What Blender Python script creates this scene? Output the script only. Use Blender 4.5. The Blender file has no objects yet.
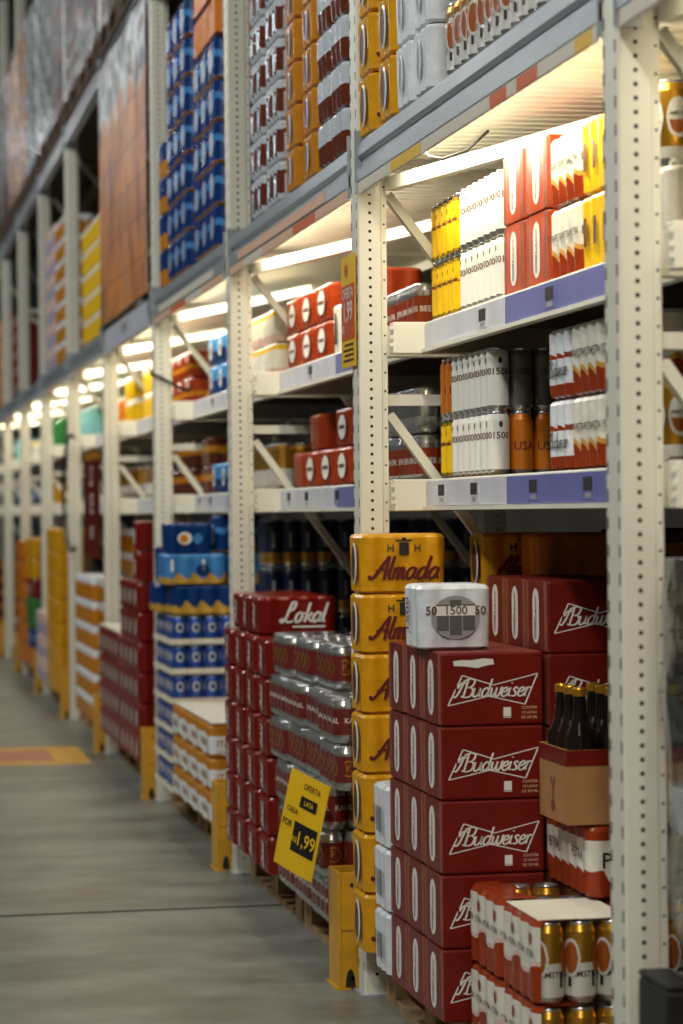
import bpy, bmesh, math, random
from mathutils import Vector, Matrix
random.seed(7)
C = bpy.context.scene.collection
PI = math.pi

# ------------------------------------------------------------------ materials
def lin(c):
    return tuple(((v/255)/12.92 if v/255 <= 0.04045 else ((v/255+0.055)/1.055)**2.4) for v in c)
MATS = {}
def mat(name, rgb, rough=0.5, metal=0.0, spec=0.5, noise=0.0, nscale=8.0, bump=0.0, bscale=40.0, coat=0.0):
    if name in MATS: return MATS[name]
    m = bpy.data.materials.new(name); m.use_nodes = True
    nt = m.node_tree; N = nt.nodes; L = nt.links
    b = N['Principled BSDF']
    col = (*lin(rgb), 1)
    b.inputs['Base Color'].default_value = col
    b.inputs['Roughness'].default_value = rough
    b.inputs['Metallic'].default_value = metal
    b.inputs['Specular IOR Level'].default_value = spec
    if coat: b.inputs['Coat Weight'].default_value = coat; b.inputs['Coat Roughness'].default_value = 0.12
    if noise or bump:
        tc = N.new('ShaderNodeTexCoord')
    if noise:
        n = N.new('ShaderNodeTexNoise'); n.inputs['Scale'].default_value = nscale; n.inputs['Detail'].default_value = 5
        L.new(tc.outputs['Object'], n.inputs['Vector'])
        r = N.new('ShaderNodeValToRGB')
        r.color_ramp.elements[0].position = 0.3; r.color_ramp.elements[1].position = 0.7
        r.color_ramp.elements[0].color = (*[c*(1-noise) for c in col[:3]], 1)
        r.color_ramp.elements[1].color = (*[min(1, c*(1+noise)) for c in col[:3]], 1)
        L.new(n.outputs['Fac'], r.inputs['Fac']); L.new(r.outputs['Color'], b.inputs['Base Color'])
    if bump:
        n2 = N.new('ShaderNodeTexNoise'); n2.inputs['Scale'].default_value = bscale; n2.inputs['Detail'].default_value = 3
        L.new(tc.outputs['Object'], n2.inputs['Vector'])
        bp = N.new('ShaderNodeBump'); bp.inputs['Strength'].default_value = bump; bp.inputs['Distance'].default_value = 0.01
        L.new(n2.outputs['Fac'], bp.inputs['Height']); L.new(bp.outputs['Normal'], b.inputs['Normal'])
    MATS[name] = m
    return m
def film(name, rgb, rough=0.3):
    return mat(name, rgb, rough*.85, 0, 0.35, 0.08, 30, 0.3, 35)
def clear_film(name='clear_film', lo=.025, hi=.30):
    if name in MATS: return MATS[name]
    m = bpy.data.materials.new(name); m.use_nodes = True
    nt = m.node_tree; N = nt.nodes; L = nt.links; N.clear()
    out = N.new('ShaderNodeOutputMaterial'); tr = N.new('ShaderNodeBsdfTransparent'); gl = N.new('ShaderNodeBsdfGlossy')
    gl.inputs['Color'].default_value = (.9, .93, .95, 1); gl.inputs['Roughness'].default_value = 0.2
    mx = N.new('ShaderNodeMixShader'); lw = N.new('ShaderNodeLayerWeight'); lw.inputs['Blend'].default_value = 0.3
    mr = N.new('ShaderNodeMapRange'); mr.inputs['To Min'].default_value = lo; mr.inputs['To Max'].default_value = hi
    tc = N.new('ShaderNodeTexCoord'); n = N.new('ShaderNodeTexNoise'); n.inputs['Scale'].default_value = 24; n.inputs['Detail'].default_value = 3
    bp = N.new('ShaderNodeBump'); bp.inputs['Strength'].default_value = 0.55; bp.inputs['Distance'].default_value = 0.015
    L.new(tc.outputs['Object'], n.inputs['Vector']); L.new(n.outputs['Fac'], bp.inputs['Height'])
    L.new(bp.outputs['Normal'], gl.inputs['Normal']); L.new(bp.outputs['Normal'], lw.inputs['Normal'])
    L.new(lw.outputs['Facing'], mr.inputs['Value']); L.new(mr.outputs['Result'], mx.inputs['Fac'])
    L.new(tr.outputs[0], mx.inputs[1]); L.new(gl.outputs[0], mx.inputs[2]); L.new(mx.outputs[0], out.inputs['Surface'])
    MATS[name] = m
    return m
def emit(name, rgb, s):
    m = bpy.data.materials.new(name); m.use_nodes = True
    b = m.node_tree.nodes['Principled BSDF']
    b.inputs['Base Color'].default_value = (*lin(rgb), 1)
    b.inputs['Emission Color'].default_value = (*lin(rgb), 1); b.inputs['Emission Strength'].default_value = s
    return m

STEEL = mat('white_painted_steel', (226, 224, 208), 0.42, noise=0.04, nscale=6)
BEAM = mat('grey_painted_steel', (158, 166, 172), 0.28, 0.15, noise=0.06, nscale=5)
DECK = mat('deck_sheet_steel', (222, 218, 200), 0.45)
HOLE = mat('dark_hole', (30, 28, 24), 0.9)
DARK = mat('dark_ink', (28, 24, 22), 0.6)
WHITE = mat('white_print', (232, 230, 222), 0.45)
GREYP = mat('grey_print', (150, 152, 150), 0.45)
ALU = mat('aluminium', (205, 205, 205), 0.25, 0.9)
GOLDM = mat('gold_metal', (205, 150, 45), 0.28, 0.75)
OLDWOOD = mat('old_pallet_wood', (74, 52, 30), 0.85, noise=0.35, nscale=9)
WOOD = mat('pallet_wood', (158, 126, 84), 0.8, noise=0.35, nscale=9, bump=0.3)
GUARD = mat('yellow_guard_paint', (205, 150, 20), 0.45, noise=0.14, nscale=14)
CARD = mat('brown_cardboard', (170, 122, 72), 0.75, noise=0.08, nscale=20)
WCARD = mat('white_cardboard', (225, 218, 200), 0.7, noise=0.04, nscale=12)
BUDRED = mat('maroon_carton', (112, 20, 8), 0.42, 0, 0.3, noise=0.10, nscale=9)
BUDEDGE = mat('worn_carton_edge', (138, 74, 54), 0.55, noise=0.2, nscale=25)
YEL = film('golden_yellow_film', (214, 152, 22))
YELC = mat('lemon_yellow_print', (236, 190, 20), 0.3)
WFILM = film('white_film', (222, 226, 230))
BROWN = mat('brown_print', (84, 40, 18), 0.5)
MAROONP = mat('maroon_print', (96, 20, 20), 0.45)
LOKR = film('dark_red_film', (116, 20, 12), 0.22)
PRED = film('brick_red_film', (150, 54, 20))
PWHITE = film('cream_film', (226, 222, 208))
BLUED = film('deep_blue_film', (12, 50, 108), 0.25)
BLUEL = film('sky_blue_film', (62, 128, 190), 0.3)
BLUEC = mat('blue_can_print', (32, 82, 175), 0.3, 0.3)
NAVY = mat('navy_can_print', (14, 26, 66), 0.35, 0.2)
ORANGE = film('orange_film', (204, 116, 24))
GOLDF = film('old_gold_film', (190, 124, 26))
SILV = film('silver_film', (188, 194, 200), 0.2)
BRNF = film('brown_film', (96, 44, 26), 0.25)
GREEN = film('green_film', (52, 120, 60))
TEAL = film('teal_film', (130, 190, 190))
LILAC = film('lilac_film', (176, 166, 186))
PINKW = film('pale_pink_film', (222, 190, 180))
BLUEP = mat('blue_price_paper', (104, 108, 170), 0.4, noise=0.08, nscale=6)
PALEP = mat('pale_price_paper', (200, 202, 214), 0.35, noise=0.10, nscale=9)
YSIGN = mat('yellow_sign_card', (232, 186, 16), 0.5, noise=0.04, nscale=6)
OSIGN = mat('orange_sign_print', (200, 78, 24), 0.5)
BLACKP = mat('black_plastic', (20, 20, 20), 0.5)
GLASS = mat('dark_bottle_glass', (22, 12, 6), 0.08, coat=0.5)
CLEAR = clear_film()
TPK = mat('beige_label_card', (214, 172, 140), .5)

# ------------------------------------------------------------------ mesh builder
class MB:
    def __init__(s): s.v = []; s.f = []; s.m = []; s.sm = []; s.mats = []
    def mi(s, m):
        if m not in s.mats: s.mats.append(m)
        return s.mats.index(m)
    def add(s, vs, fs, m, smooth=False):
        b = len(s.v); i = s.mi(m); s.v += [tuple(p) for p in vs]
        for f in fs: s.f.append(tuple(b+k for k in f)); s.m.append(i); s.sm.append(smooth)
    def box(s, x0, x1, y0, y1, z0, z1, m, bev=0.0):
        if bev <= 0:
            vs = [(x, y, z) for z in (z0, z1) for y in (y0, y1) for x in (x0, x1)]
            s.add(vs, [(0,2,3,1), (4,5,7,6), (0,1,5,4), (2,6,7,3), (0,4,6,2), (1,3,7,5)], m)
        else:
            bm = bmesh.new(); bmesh.ops.create_cube(bm, size=1)
            for v in bm.verts: v.co = Vector(((x0+x1)/2+v.co.x*(x1-x0), (y0+y1)/2+v.co.y*(y1-y0), (z0+z1)/2+v.co.z*(z1-z0)))
            bmesh.ops.bevel(bm, geom=bm.edges[:], offset=bev, segments=2, profile=0.5, affect='EDGES')
            bm.verts.index_update()
            s.add([v.co[:] for v in bm.verts], [[v.index for v in f.verts] for f in bm.faces], m); bm.free()
    def bar(s, p0, p1, w, h, m):
        p0 = Vector(p0); p1 = Vector(p1); d = (p1-p0).normalized()
        up = Vector((0,0,1)) if abs(d.z) < 0.95 else Vector((0,1,0))
        a = d.cross(up).normalized()*w/2; b = a.cross(d).normalized()*h/2
        vs = [p+sa*a+sb*b for p in (p0, p1) for sa, sb in ((-1,-1), (1,-1), (1,1), (-1,1))]
        s.add(vs, [(0,1,2,3), (7,6,5,4), (0,4,5,1), (1,5,6,2), (2,6,7,3), (3,7,4,0)], m)
    def tube(s, pts, r, m, n=8):
        rings = []; P = [Vector(p) for p in pts]
        for i, p in enumerate(P):
            d = (P[min(i+1, len(P)-1)]-P[max(i-1, 0)]).normalized()
            up = Vector((0,0,1)) if abs(d.z) < 0.9 else Vector((1,0,0))
            a = d.cross(up).normalized(); b = d.cross(a)
            rings.append([p+r*(math.cos(t*2*PI/n)*a+math.sin(t*2*PI/n)*b) for t in range(n)])
        vs = [v for R in rings for v in R]
        fs = [(i*n+k, i*n+(k+1)%n, (i+1)*n+(k+1)%n, (i+1)*n+k) for i in range(len(P)-1) for k in range(n)]
        fs += [tuple(range(n-1, -1, -1)), tuple((len(P)-1)*n+k for k in range(n))]
        s.add(vs, fs, m, True)
    def prism(s, poly, axis, a0, a1, m, smooth=False):
        # poly in the two other axes
        n = len(poly)
        def P(q, a):
            return (q[0], q[1], a) if axis == 'z' else (q[0], a, q[1]) if axis == 'y' else (a, q[0], q[1])
        vs = [P(q, a0) for q in poly]+[P(q, a1) for q in poly]
        s.add(vs, [(i, (i+1) % n, n+(i+1) % n, n+i) for i in range(n)]+[tuple(range(n-1, -1, -1)), tuple(range(n, 2*n))], m, smooth)
    def lathe(s, prof, cx, cy, z0, n=20):
        # prof: list of (r, z, material of the segment up to the next point)
        for i in range(len(prof)-1):
            r0, a0, m = prof[i]; r1, a1 = prof[i+1][:2]
            if r0 < 1e-6 or r1 < 1e-6:
                R, zr, zc = (r1, a1, a0) if r0 < 1e-6 else (r0, a0, a1)
                vs = [(cx+R*math.cos(t*2*PI/n), cy+R*math.sin(t*2*PI/n), z0+zr) for t in range(n)]
                s.add(vs, [tuple(range(n))] if zr >= zc and r1 < 1e-6 else [tuple(range(n-1, -1, -1))], m)
            else:
                vs = [(cx+R*math.cos(t*2*PI/n), cy+R*math.sin(t*2*PI/n), z0+z) for R, z in ((r0, a0), (r1, a1)) for t in range(n)]
                s.add(vs, [(t, (t+1) % n, n+(t+1) % n, n+t) for t in range(n)], m, True)
    def flat(s, vf, mp, m):
        s.add([mp(a, b) for a, b in vf[0]], vf[1], m)
    def build(s, name, parent=None):
        me = bpy.data.meshes.new(name); me.from_pydata(s.v, [], s.f)
        for m in s.mats: me.materials.append(m)
        me.polygons.foreach_set('material_index', s.m); me.polygons.foreach_set('use_smooth', s.sm); me.update()
        o = bpy.data.objects.new(name, me); C.objects.link(o); o.parent = parent
        return o

def tag(o, label, cat, group=None, kind=None):
    if kind: o['kind'] = kind
    if label: o['label'] = label
    if cat: o['category'] = cat
    if group: o['group'] = group
    return o
def empty(name, loc=(0,0,0)):
    o = bpy.data.objects.new(name, None); C.objects.link(o); o.location = loc; o.empty_display_size = 0.05
    return o
def copy_tree(o, parent=None):
    c = o.copy(); C.objects.link(c)
    if parent: c.parent = parent
    for ch in KIDS.get(o.name, ()):
        k = copy_tree(ch, c)
    return c
KIDS = {}
ALLP = []
class Proto:
    """A thing with its parts, built once at the origin (base centre); every later placement is a copy of the thing and of its parts."""
    def __init__(s, root, size, look, cat):
        s.root = root; s.size = size; s.look = look; s.cat = cat; s.used = False; ALLP.append(s)
        def walk(o):
            KIDS[o.name] = list(o.children)
            for c in o.children: walk(c)
        bpy.context.view_layer.update(); walk(root)
    def put(s, x0, y0, z0, label, group, look=None):
        o = s.root if not s.used else copy_tree(s.root)
        s.used = True
        o.location = (x0+s.size[0]/2, y0+s.size[1]/2, z0)
        tag(o, label, s.cat, group)
        return o

# ------------------------------------------------------------------ lettering
_tx = {}
def text2d(t, h=1.0):
    """Block lettering, centred, cap height about h."""
    if t not in _tx:
        cu = bpy.data.curves.new('lettering', 'FONT'); cu.body = t; cu.size = 1.0; cu.align_x = 'CENTER'; cu.align_y = 'CENTER'; cu.resolution_u = 2
        cu.fill_mode = 'FRONT'; cu.offset = 0.012
        o = bpy.data.objects.new('lettering', cu); C.objects.link(o)
        bpy.context.view_layer.update()
        me = o.evaluated_get(bpy.context.evaluated_depsgraph_get()).to_mesh()
        _tx[t] = ([(v.co.x, v.co.y) for v in me.vertices], [tuple(p.vertices) for p in me.polygons])
        o.to_mesh_clear() if hasattr(o, 'to_mesh_clear') else None
        bpy.data.objects.remove(o); bpy.data.curves.remove(cu)
    v, f = _tx[t]; k = h/0.72
    return [(a*k, b*k) for a, b in v], f
GL = {
 'B': (1.25, [[(-.95,.1),(-.7,.0),(-.45,.5),(-.3,1.2),(-.15,1.9)], [(-.75,1.0),(-.5,1.5),(-.2,1.6),(.1,1.5)], [(.2,0),(.22,1),(.24,2)], [(-.15,1.6),(.05,1.95),(.6,2.02),(1.0,1.85),(.95,1.3),(.6,1.08),(.26,1.05)], [(.26,1.05),(.8,1.05),(1.12,.7),(1.0,.15),(.5,-.03),(-.1,.1)]]),
 'u': (.98, [[(0,1),(.02,.3),(.2,0),(.5,.15),(.68,.5),(.7,1)], [(.7,1),(.7,.25),(.95,.05)]]),
 'd': (1.02, [[(.7,.8),(.4,1),(.08,.7),(.06,.25),(.3,0),(.6,.25),(.72,.6)], [(.76,2),(.72,1),(.72,.3),(.98,.05)]]),
 'w': (1.25, [[(0,1),(.08,.2),(.28,0),(.5,.4),(.58,1)], [(.56,.6),(.66,.1),(.86,0),(1.08,.4),(1.1,1),(1.25,.9)]]),
 'e': (.78, [[(.05,.45),(.45,.55),(.6,.8),(.4,1),(.1,.75),(.06,.25),(.3,0),(.6,.1),(.8,.35)]]),
 'i': (.44, [[(.1,1),(.1,.25),(.35,.02)], [(.15,1.42),(.17,1.52)]]),
 's': (.68, [[(.55,.85),(.3,1),(.12,.75),(.45,.4),(.4,.05),(.0,.08)]]),
 'r': (.68, [[(.08,1),(.1,.5),(.1,0)], [(.1,.5),(.3,.95),(.62,.9)]]),
 'A': (1.3, [[(-.35,.35),(-.2,.05),(.15,.3),(.55,1.2),(.95,2)], [(.95,2),(.98,1),(1.05,0)], [(.1,.7),(.6,.85),(1.2,.75)]]),
 'l': (.42, [[(.12,2),(.08,1),(.1,.25),(.38,.03)]]),
 'm': (1.18, [[(.05,1),(.06,.5),(.05,0)], [(.06,.5),(.28,.98),(.46,.8),(.45,0)], [(.46,.5),(.68,.98),(.86,.8),(.88,.25),(1.12,.04)]]),
 'a': (1.0, [[(.68,.85),(.4,1),(.08,.7),(.06,.25),(.3,0),(.58,.25),(.7,.6)], [(.72,1),(.7,.3),(.97,.05)]]),
 'L': (1.25, [[(.55,1.15),(.85,1.45),(.85,2.0),(.5,2.0),(.38,1.3),(.28,.5),(.0,.0),(-.22,.2),(.1,.32),(.6,.0),(1.1,.12)]]),
 'o': (1.0, [[(.4,1),(.1,.8),(.06,.25),(.32,0),(.62,.3),(.6,.8),(.4,1),(.65,.85),(.85,.95)]]),
 'k': (.85, [[(.12,2),(.1,1),(.08,0)], [(.62,.98),(.4,.62),(.14,.5)], [(.2,.52),(.48,.3),(.82,.02)]]),
}
def catmull(P, n=6):
    if len(P) < 3:
        return [(P[0][0]+(P[-1][0]-P[0][0])*t/3, P[0][1]+(P[-1][1]-P[0][1])*t/3) for t in range(4)]
    Q = [P[0]]+list(P)+[P[-1]]; out = []
    for i in range(1, len(Q)-2):
        for k in range(n):
            t = k/n; o = []
            for c in (0, 1):
                a, b, d, e = Q[i-1][c], Q[i][c], Q[i+1][c], Q[i+2][c]
                o.append(.5*((2*b)+(d-a)*t+(2*a-5*b+4*d-e)*t*t+(3*b-a-3*d+e)*t**3))
            out.append(tuple(o))
    out.append(tuple(P[-1])); return out
def ribbon(pts, w, closed=False):
    vs = []; fs = []; n = len(pts)
    for i, p in enumerate(pts):
        a = pts[(i-1) % n] if closed else pts[max(i-1, 0)]; b = pts[(i+1) % n] if closed else pts[min(i+1, n-1)]
        dx, dy = b[0]-a[0], b[1]-a[1]; l = math.hypot(dx, dy) or 1
        ww = w*(0.75+0.45*abs(dy)/l)/2
        vs += [(p[0]-dy/l*ww, p[1]+dx/l*ww), (p[0]+dy/l*ww, p[1]-dx/l*ww)]
    for i in range(n if closed else n-1):
        j = (i+1) % n; fs.append((2*i, 2*i+1, 2*j+1, 2*j))
    return vs, fs
def script2d(word, width, slant=0.32, weight=0.2):
    """Brush script lettering, centred, `width` wide."""
    vs = []; fs = []; x = 0
    for ch in word:
        adv, strokes = GL[ch]
        for st in strokes:
            rv, rf = ribbon([(px+x+slant*py, py) for px, py in catmull(st)], weight)
            b = len(vs); vs += rv; fs += [tuple(b+i for i in f) for f in rf]
        x += adv
    xs = [v[0] for v in vs]; k = width/(max(xs)-min(xs)); cx = (max(xs)+min(xs))/2
    return [((a-cx)*k, (b-0.75)*k) for a, b in vs], fs
def ellipse2d(a, b, n=20): return [(a*math.cos(t*2*PI/n), b*math.sin(t*2*PI/n)) for t in range(n)], [tuple(range(n))]
def capsule2d(w, h, n=8):
    r = w/2; p = [(r*math.cos(t*PI/n), h/2-r+r*math.sin(t*PI/n)) for t in range(n+1)]+[(-r*math.cos(t*PI/n), -h/2+r-r*math.sin(t*PI/n)) for t in range(n+1)]
    return p, [tuple(range(len(p)))]
def rect2d(x0, x1, y0, y1): return [(x0,y0), (x1,y0), (x1,y1), (x0,y1)], [(0,1,2,3)]
def strips(vf, step=.005):
    """a convex outline cut into upright strips so that it can bend round a can"""
    if len(vf[1]) != 1: return vf
    P = vf[0]; n = len(P); x0 = min(p[0] for p in P); x1 = max(p[0] for p in P); k = max(2, int((x1-x0)/step)+1)
    if x1-x0 < .012: return vf
    vs = []; fs = []
    for i in range(k+1):
        x = min(max(x0+(x1-x0)*i/k, x0+1e-7), x1-1e-7); ys = []
        for a in range(n):
            p, q = P[a], P[(a+1) % n]
            if (p[0]-x)*(q[0]-x) <= 0 and abs(p[0]-q[0]) > 1e-9: ys.append(p[1]+(q[1]-p[1])*(x-p[0])/(q[0]-p[0]))
        ys = ys or [P[0][1]]
        vs += [(x, min(ys)), (x, max(ys))]
    return vs, [(2*i, 2*i+2, 2*i+3, 2*i+1) for i in range(k)]
def near(x0, y0, z0): return lambda s, t: (x0+s, y0, z0+t)           # on a face that looks down the aisle towards the viewer
def aisle(x0, y0, z0): return lambda s, t: (x0, y0-s, z0+t)           # on a face that looks across the aisle
def aisle_up(x0, y0, z0): return lambda s, t: (x0, y0+t, z0+s)        # the same, lettering runs upwards
def oncyl(cx, cy, r, ang, z0):                                         # round a can; ang 0 = towards -Y, pi/2 = towards -X
    return lambda s, t: (cx+r*math.sin(s/r-ang), cy-r*math.cos(s/r-ang), z0+t)

# ------------------------------------------------------------------ packs
def outline(nx, ny, r, d=0.004, k=6):
    pts = []; ax = (nx-1)*r; ay = (ny-1)*r
    def side(L, n):
        return [(i/(k*(n-1)) if n > 1 else 0, d*math.sin(PI*i/k)**2) for i in range(1, k*(n-1))] if n > 1 else []
    # counter-clockwise from the bottom side (-Y)
    def arc(cx, cy, a0): return [(cx+r*math.cos(a0+t*PI/10), cy+r*math.sin(a0+t*PI/10)) for t in range(0, 6)]
    pts += arc(-ax, -ay, PI)
    pts += [(-ax+2*ax*t, -ay-r+e) for t, e in side(2*ax, nx)]
    pts += arc(ax, -ay, -PI/2)
    pts += [(ax+r-e, -ay+2*ay*t) for t, e in side(2*ay, ny)]
    pts += arc(ax, ay, 0)
    pts += [(ax-2*ax*t, ay+r-e) for t, e in side(2*ax, nx)]
    pts += arc(-ax, ay, PI/2)
    pts += [(-ax-r+e, ay-2*ay*t) for t, e in side(2*ay, ny)]
    return pts
def loft(mb, nx, ny, r, h, bands, top=None, round_=0.011, d=0.004, z0=0.0, wob=0.0):
    """bands: (fraction of the height, material, wave) from the bottom up."""
    O = outline(nx, ny, r, d); n = len(O); W = nx*r; L = ny*r
    rings = [(0.0, 0.013, None, 0), (round_*0.5, 0.003, None, 0)]
    segm = [bands[0][1], bands[0][1]]
    for fr, m, wv in bands[:-1]:
        rings.append((h*fr, 0, None, wv)); segm.append(None)
    rings += [(h-round_, 0, None, 0), (h-round_*0.3, 0.005, None, 0), (h, 0.016, None, 0)]
    ms = [bands[0][1]]; 
    for b in bands: ms.append(b[1])
    ms += [bands[-1][1]]*2
    R = []
    for z, ins, _, wv in rings:
        ring = []
        for i, (x, y) in enumerate(O):
            sx = (W-ins)/W; sy = (L-ins)/L
            zz = z+(wv*math.cos((x+y)*PI/r) if wv else 0)
            q = 1+wob*math.sin(i*1.7+z*60)
            ring.append((x*sx*q, y*sy*q, z0+zz))
        R.append(ring)
    for k in range(len(R)-1):
        mb.add(R[k]+R[k+1], [(i, (i+1) % n, n+(i+1) % n, n+i) for i in range(n)], ms[min(k, len(ms)-1)], True)
    mb.add(R[0], [tuple(range(n-1, -1, -1))], bands[0][1])
    mb.add(R[-1], [tuple(range(n))], top or bands[-1][1])
def pack(name, look, nx, ny, r, h, bands, prints=(), oval=None, top=None, cat='drink pack', d=0.006):
    root = empty(name)
    mb = MB(); loft(mb, nx, ny, r, h, bands, top, d=d); mb.build('film_wrap', root)
    W, L = nx*r*2, ny*r*2; e = 0.0012
    for nm, m, items in prints:
        alone = nm in ('logo', 'logo_print', 'label_print', 'panel_print', 'white_stripe')
        groups = {}
        for q, it in enumerate(items): groups.setdefault((it[0], q if alone else 0), []).append(it)
        for its in groups.values():
            p = MB()
            for face, vf, a, z in its:
                if face == 'n': p.flat(vf, near(a, -L/2-e, z), m)
                elif face == 'a': p.flat(vf, aisle(-W/2-e, a, z), m)
                elif face == 'u': p.flat(vf, aisle_up(-W/2-e, a, z), m)
            p.build(nm, root)
    if oval:
        a, b, z, m_in = oval
        rim = MB(); rim.add([(-W/2-e, -x, z+y) for x, y in ellipse2d(a, b)[0]]+[(-W/2-e-0.0025, -x*.78, z+y*.88) for x, y in ellipse2d(a, b)[0]],
                [(i, (i+1) % 20, 20+(i+1) % 20, 20+i) for i in range(20)], WFILM, True)
        ro = rim.build('end_opening', root)
        inn = MB(); inn.flat(ellipse2d(a*.78, b*.88), aisle(-W/2-e-0.0008, 0, z), m_in); inn.build('can_in_opening', ro)
    return Proto(root, (W, L, h), look, cat)
def can_mesh(mb, r, h, bands, cx=0, cy=0, z0=0, n=18, lid=True):
    """bands: (fraction from the bottom, material) up the side; neck and lid are bare metal."""
    prof = [(0, 0.003, ALU), (r*.78, 0, ALU), (r*.92, .007, ALU), (r, .014, bands[0][1])]
    for i, (fr, m) in enumerate(bands[:-1]): prof.append((r, h*fr, bands[i+1][1]))
    prof += [(r, h-.020, bands[-1][1]), (r*.86, h-.006, ALU), (r*.86, h-.0045, ALU)]
    mb.lathe(prof, cx, cy, z0, n)
def lid_mesh(mb, r, h, cx=0, cy=0, z0=0, n=18):
    mb.lathe([(r*.86, h-.0045, ALU), (r*.885, h-.002, ALU), (r*.86, h, ALU), (r*.78, h-.0005, ALU), (r*.76, h-.006, ALU), (0, h-.006, ALU)], cx, cy, z0, n)
    mb.box(cx-.006, cx+.006, cy-.012, cy+.008, z0+h-.006, z0+h-.0045, ALU)
def single_can(name, look, r, h, bands, prints=()):
    root = empty(name)
    b = MB(); can_mesh(b, r, h, bands); b.build('can_body', root)
    l = MB(); lid_mesh(l, r, h); l.build('lid', root)
    for nm, m, items in prints:
        p = MB()
        for vf, ang, z in items: p.flat(strips(vf), oncyl(0, 0, r+.0006, ang, z), m)
        p.build(nm, root)
    return Proto(root, (2*r, 2*r, h), look, 'drink can')
def clear_pack(name, look, nx, ny, r, h, bands, prints=(), sheet=None, tray=None, band=None):
    """cans standing in see-through film"""
    root = empty(name)
    cb = MB(); can_mesh(cb, r, h, bands, n=16); lid_mesh(cb, r, h, n=16)
    for m, items in prints:
        for vf, ang, z in items: cb.flat(strips(vf), oncyl(0, 0, r+.0006, ang, z), m)
    zc = .006 if tray else .002
    first = None; rr = r*1.0
    for i in range(nx):
        for j in range(ny):
            if 0 < i < nx-1 and 0 < j < ny-1: continue
            if i == nx-1 and 0 < j < ny-1: continue
            if first is None: first = cb.build('can', root); o = first
            else: o = first.copy(); C.objects.link(o); o.parent = root
            o.location = (-(nx-1)*r*1.03+i*2*r*1.03, -(ny-1)*r*1.03+j*2*r*1.03, zc)
    R = r*1.03+.001
    f = MB(); loft(f, nx, ny, R, h+zc+.004, [(1, CLEAR, 0)], round_=.010, d=.006); f.build('clear_wrap', root)
    W, L = nx*R*2, ny*R*2
    if band:                                                  # printed band of the film along the long side
        s = MB()
        for zf0, zf1, m in band:
            s.box(-W/2-.0035, -W/2-.0015, -L/2+.012, L/2-.012, h*zf0, h*zf1, m)
        s.build('printed_band', root)
    if tray:
        t = MB(); t.box(-W/2-.001, W/2+.001, -L/2-.001, L/2+.001, -.0005, .004, tray)
        for a in (-1, 1):
            t.box(a*W/2-.002+a*.002, a*W/2+.002+a*.002, -L/2, L/2, 0, .022, tray); t.box(-W/2, W/2, a*L/2-.002+a*.002, a*L/2+.002+a*.002, 0, .022, tray)
        t.build('cardboard_tray', root)
    if sheet:
        t = MB(); t.box(-W/2+.01, W/2-.006, -L/2+.012, L/2-.01, h+zc+.005, h+zc+.007, sheet); t.build('paper_sheet', root)
    return Proto(root, (W+.008, L+.008, h+zc+.005), look, 'drink pack')

# ---- carton of twelve cans, red with outlined bow tie and script
BW, BL, BH = 0.240, 0.185, 0.166
def bow_mesh(p, mp, W, m, word=True):
    k = W/0.240
    o = [(.016,.046), (.050,.114), (.122,.091), (.226,.115), (.196,.046), (.112,.066)]
    for i in range(6):
        a, b = o[i], o[(i+1) % 6]
        rv, rf = ribbon([(a[0]+(b[0]-a[0])*t/2, a[1]+(b[1]-a[1])*t/2) for t in range(3)], .0028)
        p.flat(([(x*k, y) for x, y in rv], rf), mp, m)
def carton(name='beer_carton', BUDRED=BUDRED, look='maroon beer carton'):
    root = empty(name)
    b = MB(); b.box(-BW/2, BW/2, -BL/2, BL/2, 0, BH, BUDRED, .006); bo = b.build('carton_body', root)
    s = MB(); s.box(-BW/2-.0010, -BW/2+.001, -BL/2+.004, BL/2-.004, .004, BH-.004, BUDEDGE); s.build('end_flap', root)
    s = MB(); s.box(-BW/2-.0016, -BW/2-.0009, -BL/2+.028, BL/2-.028, .002, BH-.002, BUDRED); s.build('end_panel', root)
    lg = MB(); e = -BL/2-.0008
    bow_mesh(lg, near(-BW/2, e, 0), BW, WHITE)
    lg.build('bow_tie_emblem', root)
    wd = MB(); wd.flat(rect2d(-.086, .078, -.010, .0125), near(0, e-.0004, .078), BUDRED)
    wd.flat(script2d('Budweiser', .184, weight=.19), near(-.001, e-.001, .080), WHITE); wd.build('script_lettering', root)
    ic = MB(); ic.flat(rect2d(-.009, .009, -.012, .012), near(.034, e, .028), WHITE); ic.flat(rect2d(-.009, .009, -.002, .0), near(.034, e-.0004, .020), GREYP)
    ic.build('recycling_panel', root)
    nt = MB()
    for i, t in enumerate(('CONTÉM', '12 LATAS', 'DE 350 ML')): nt.flat(text2d(t, .0062), near(.086, e, .038-i*.011), TPK)
    nt.build('contents_text', root)
    lb = MB(); lb.flat(capsule2d(.056, .128), aisle(-BW/2-.0022, 0, BH/2), WHITE); lo = lb.build('end_label', root)
    gr = MB(); gr.flat(capsule2d(.016, .040), aisle(-BW/2-.0028, 0.004, BH/2-.034), GREYP)
    gr.flat(script2d('Budweiser', .075, weight=.22), aisle_up(-BW/2-.0034, 0, BH/2+.012), BUDEDGE); gr.build('end_lettering', lo)
    return Proto(root, (BW, BL, BH), look, 'beer carton')

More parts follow.
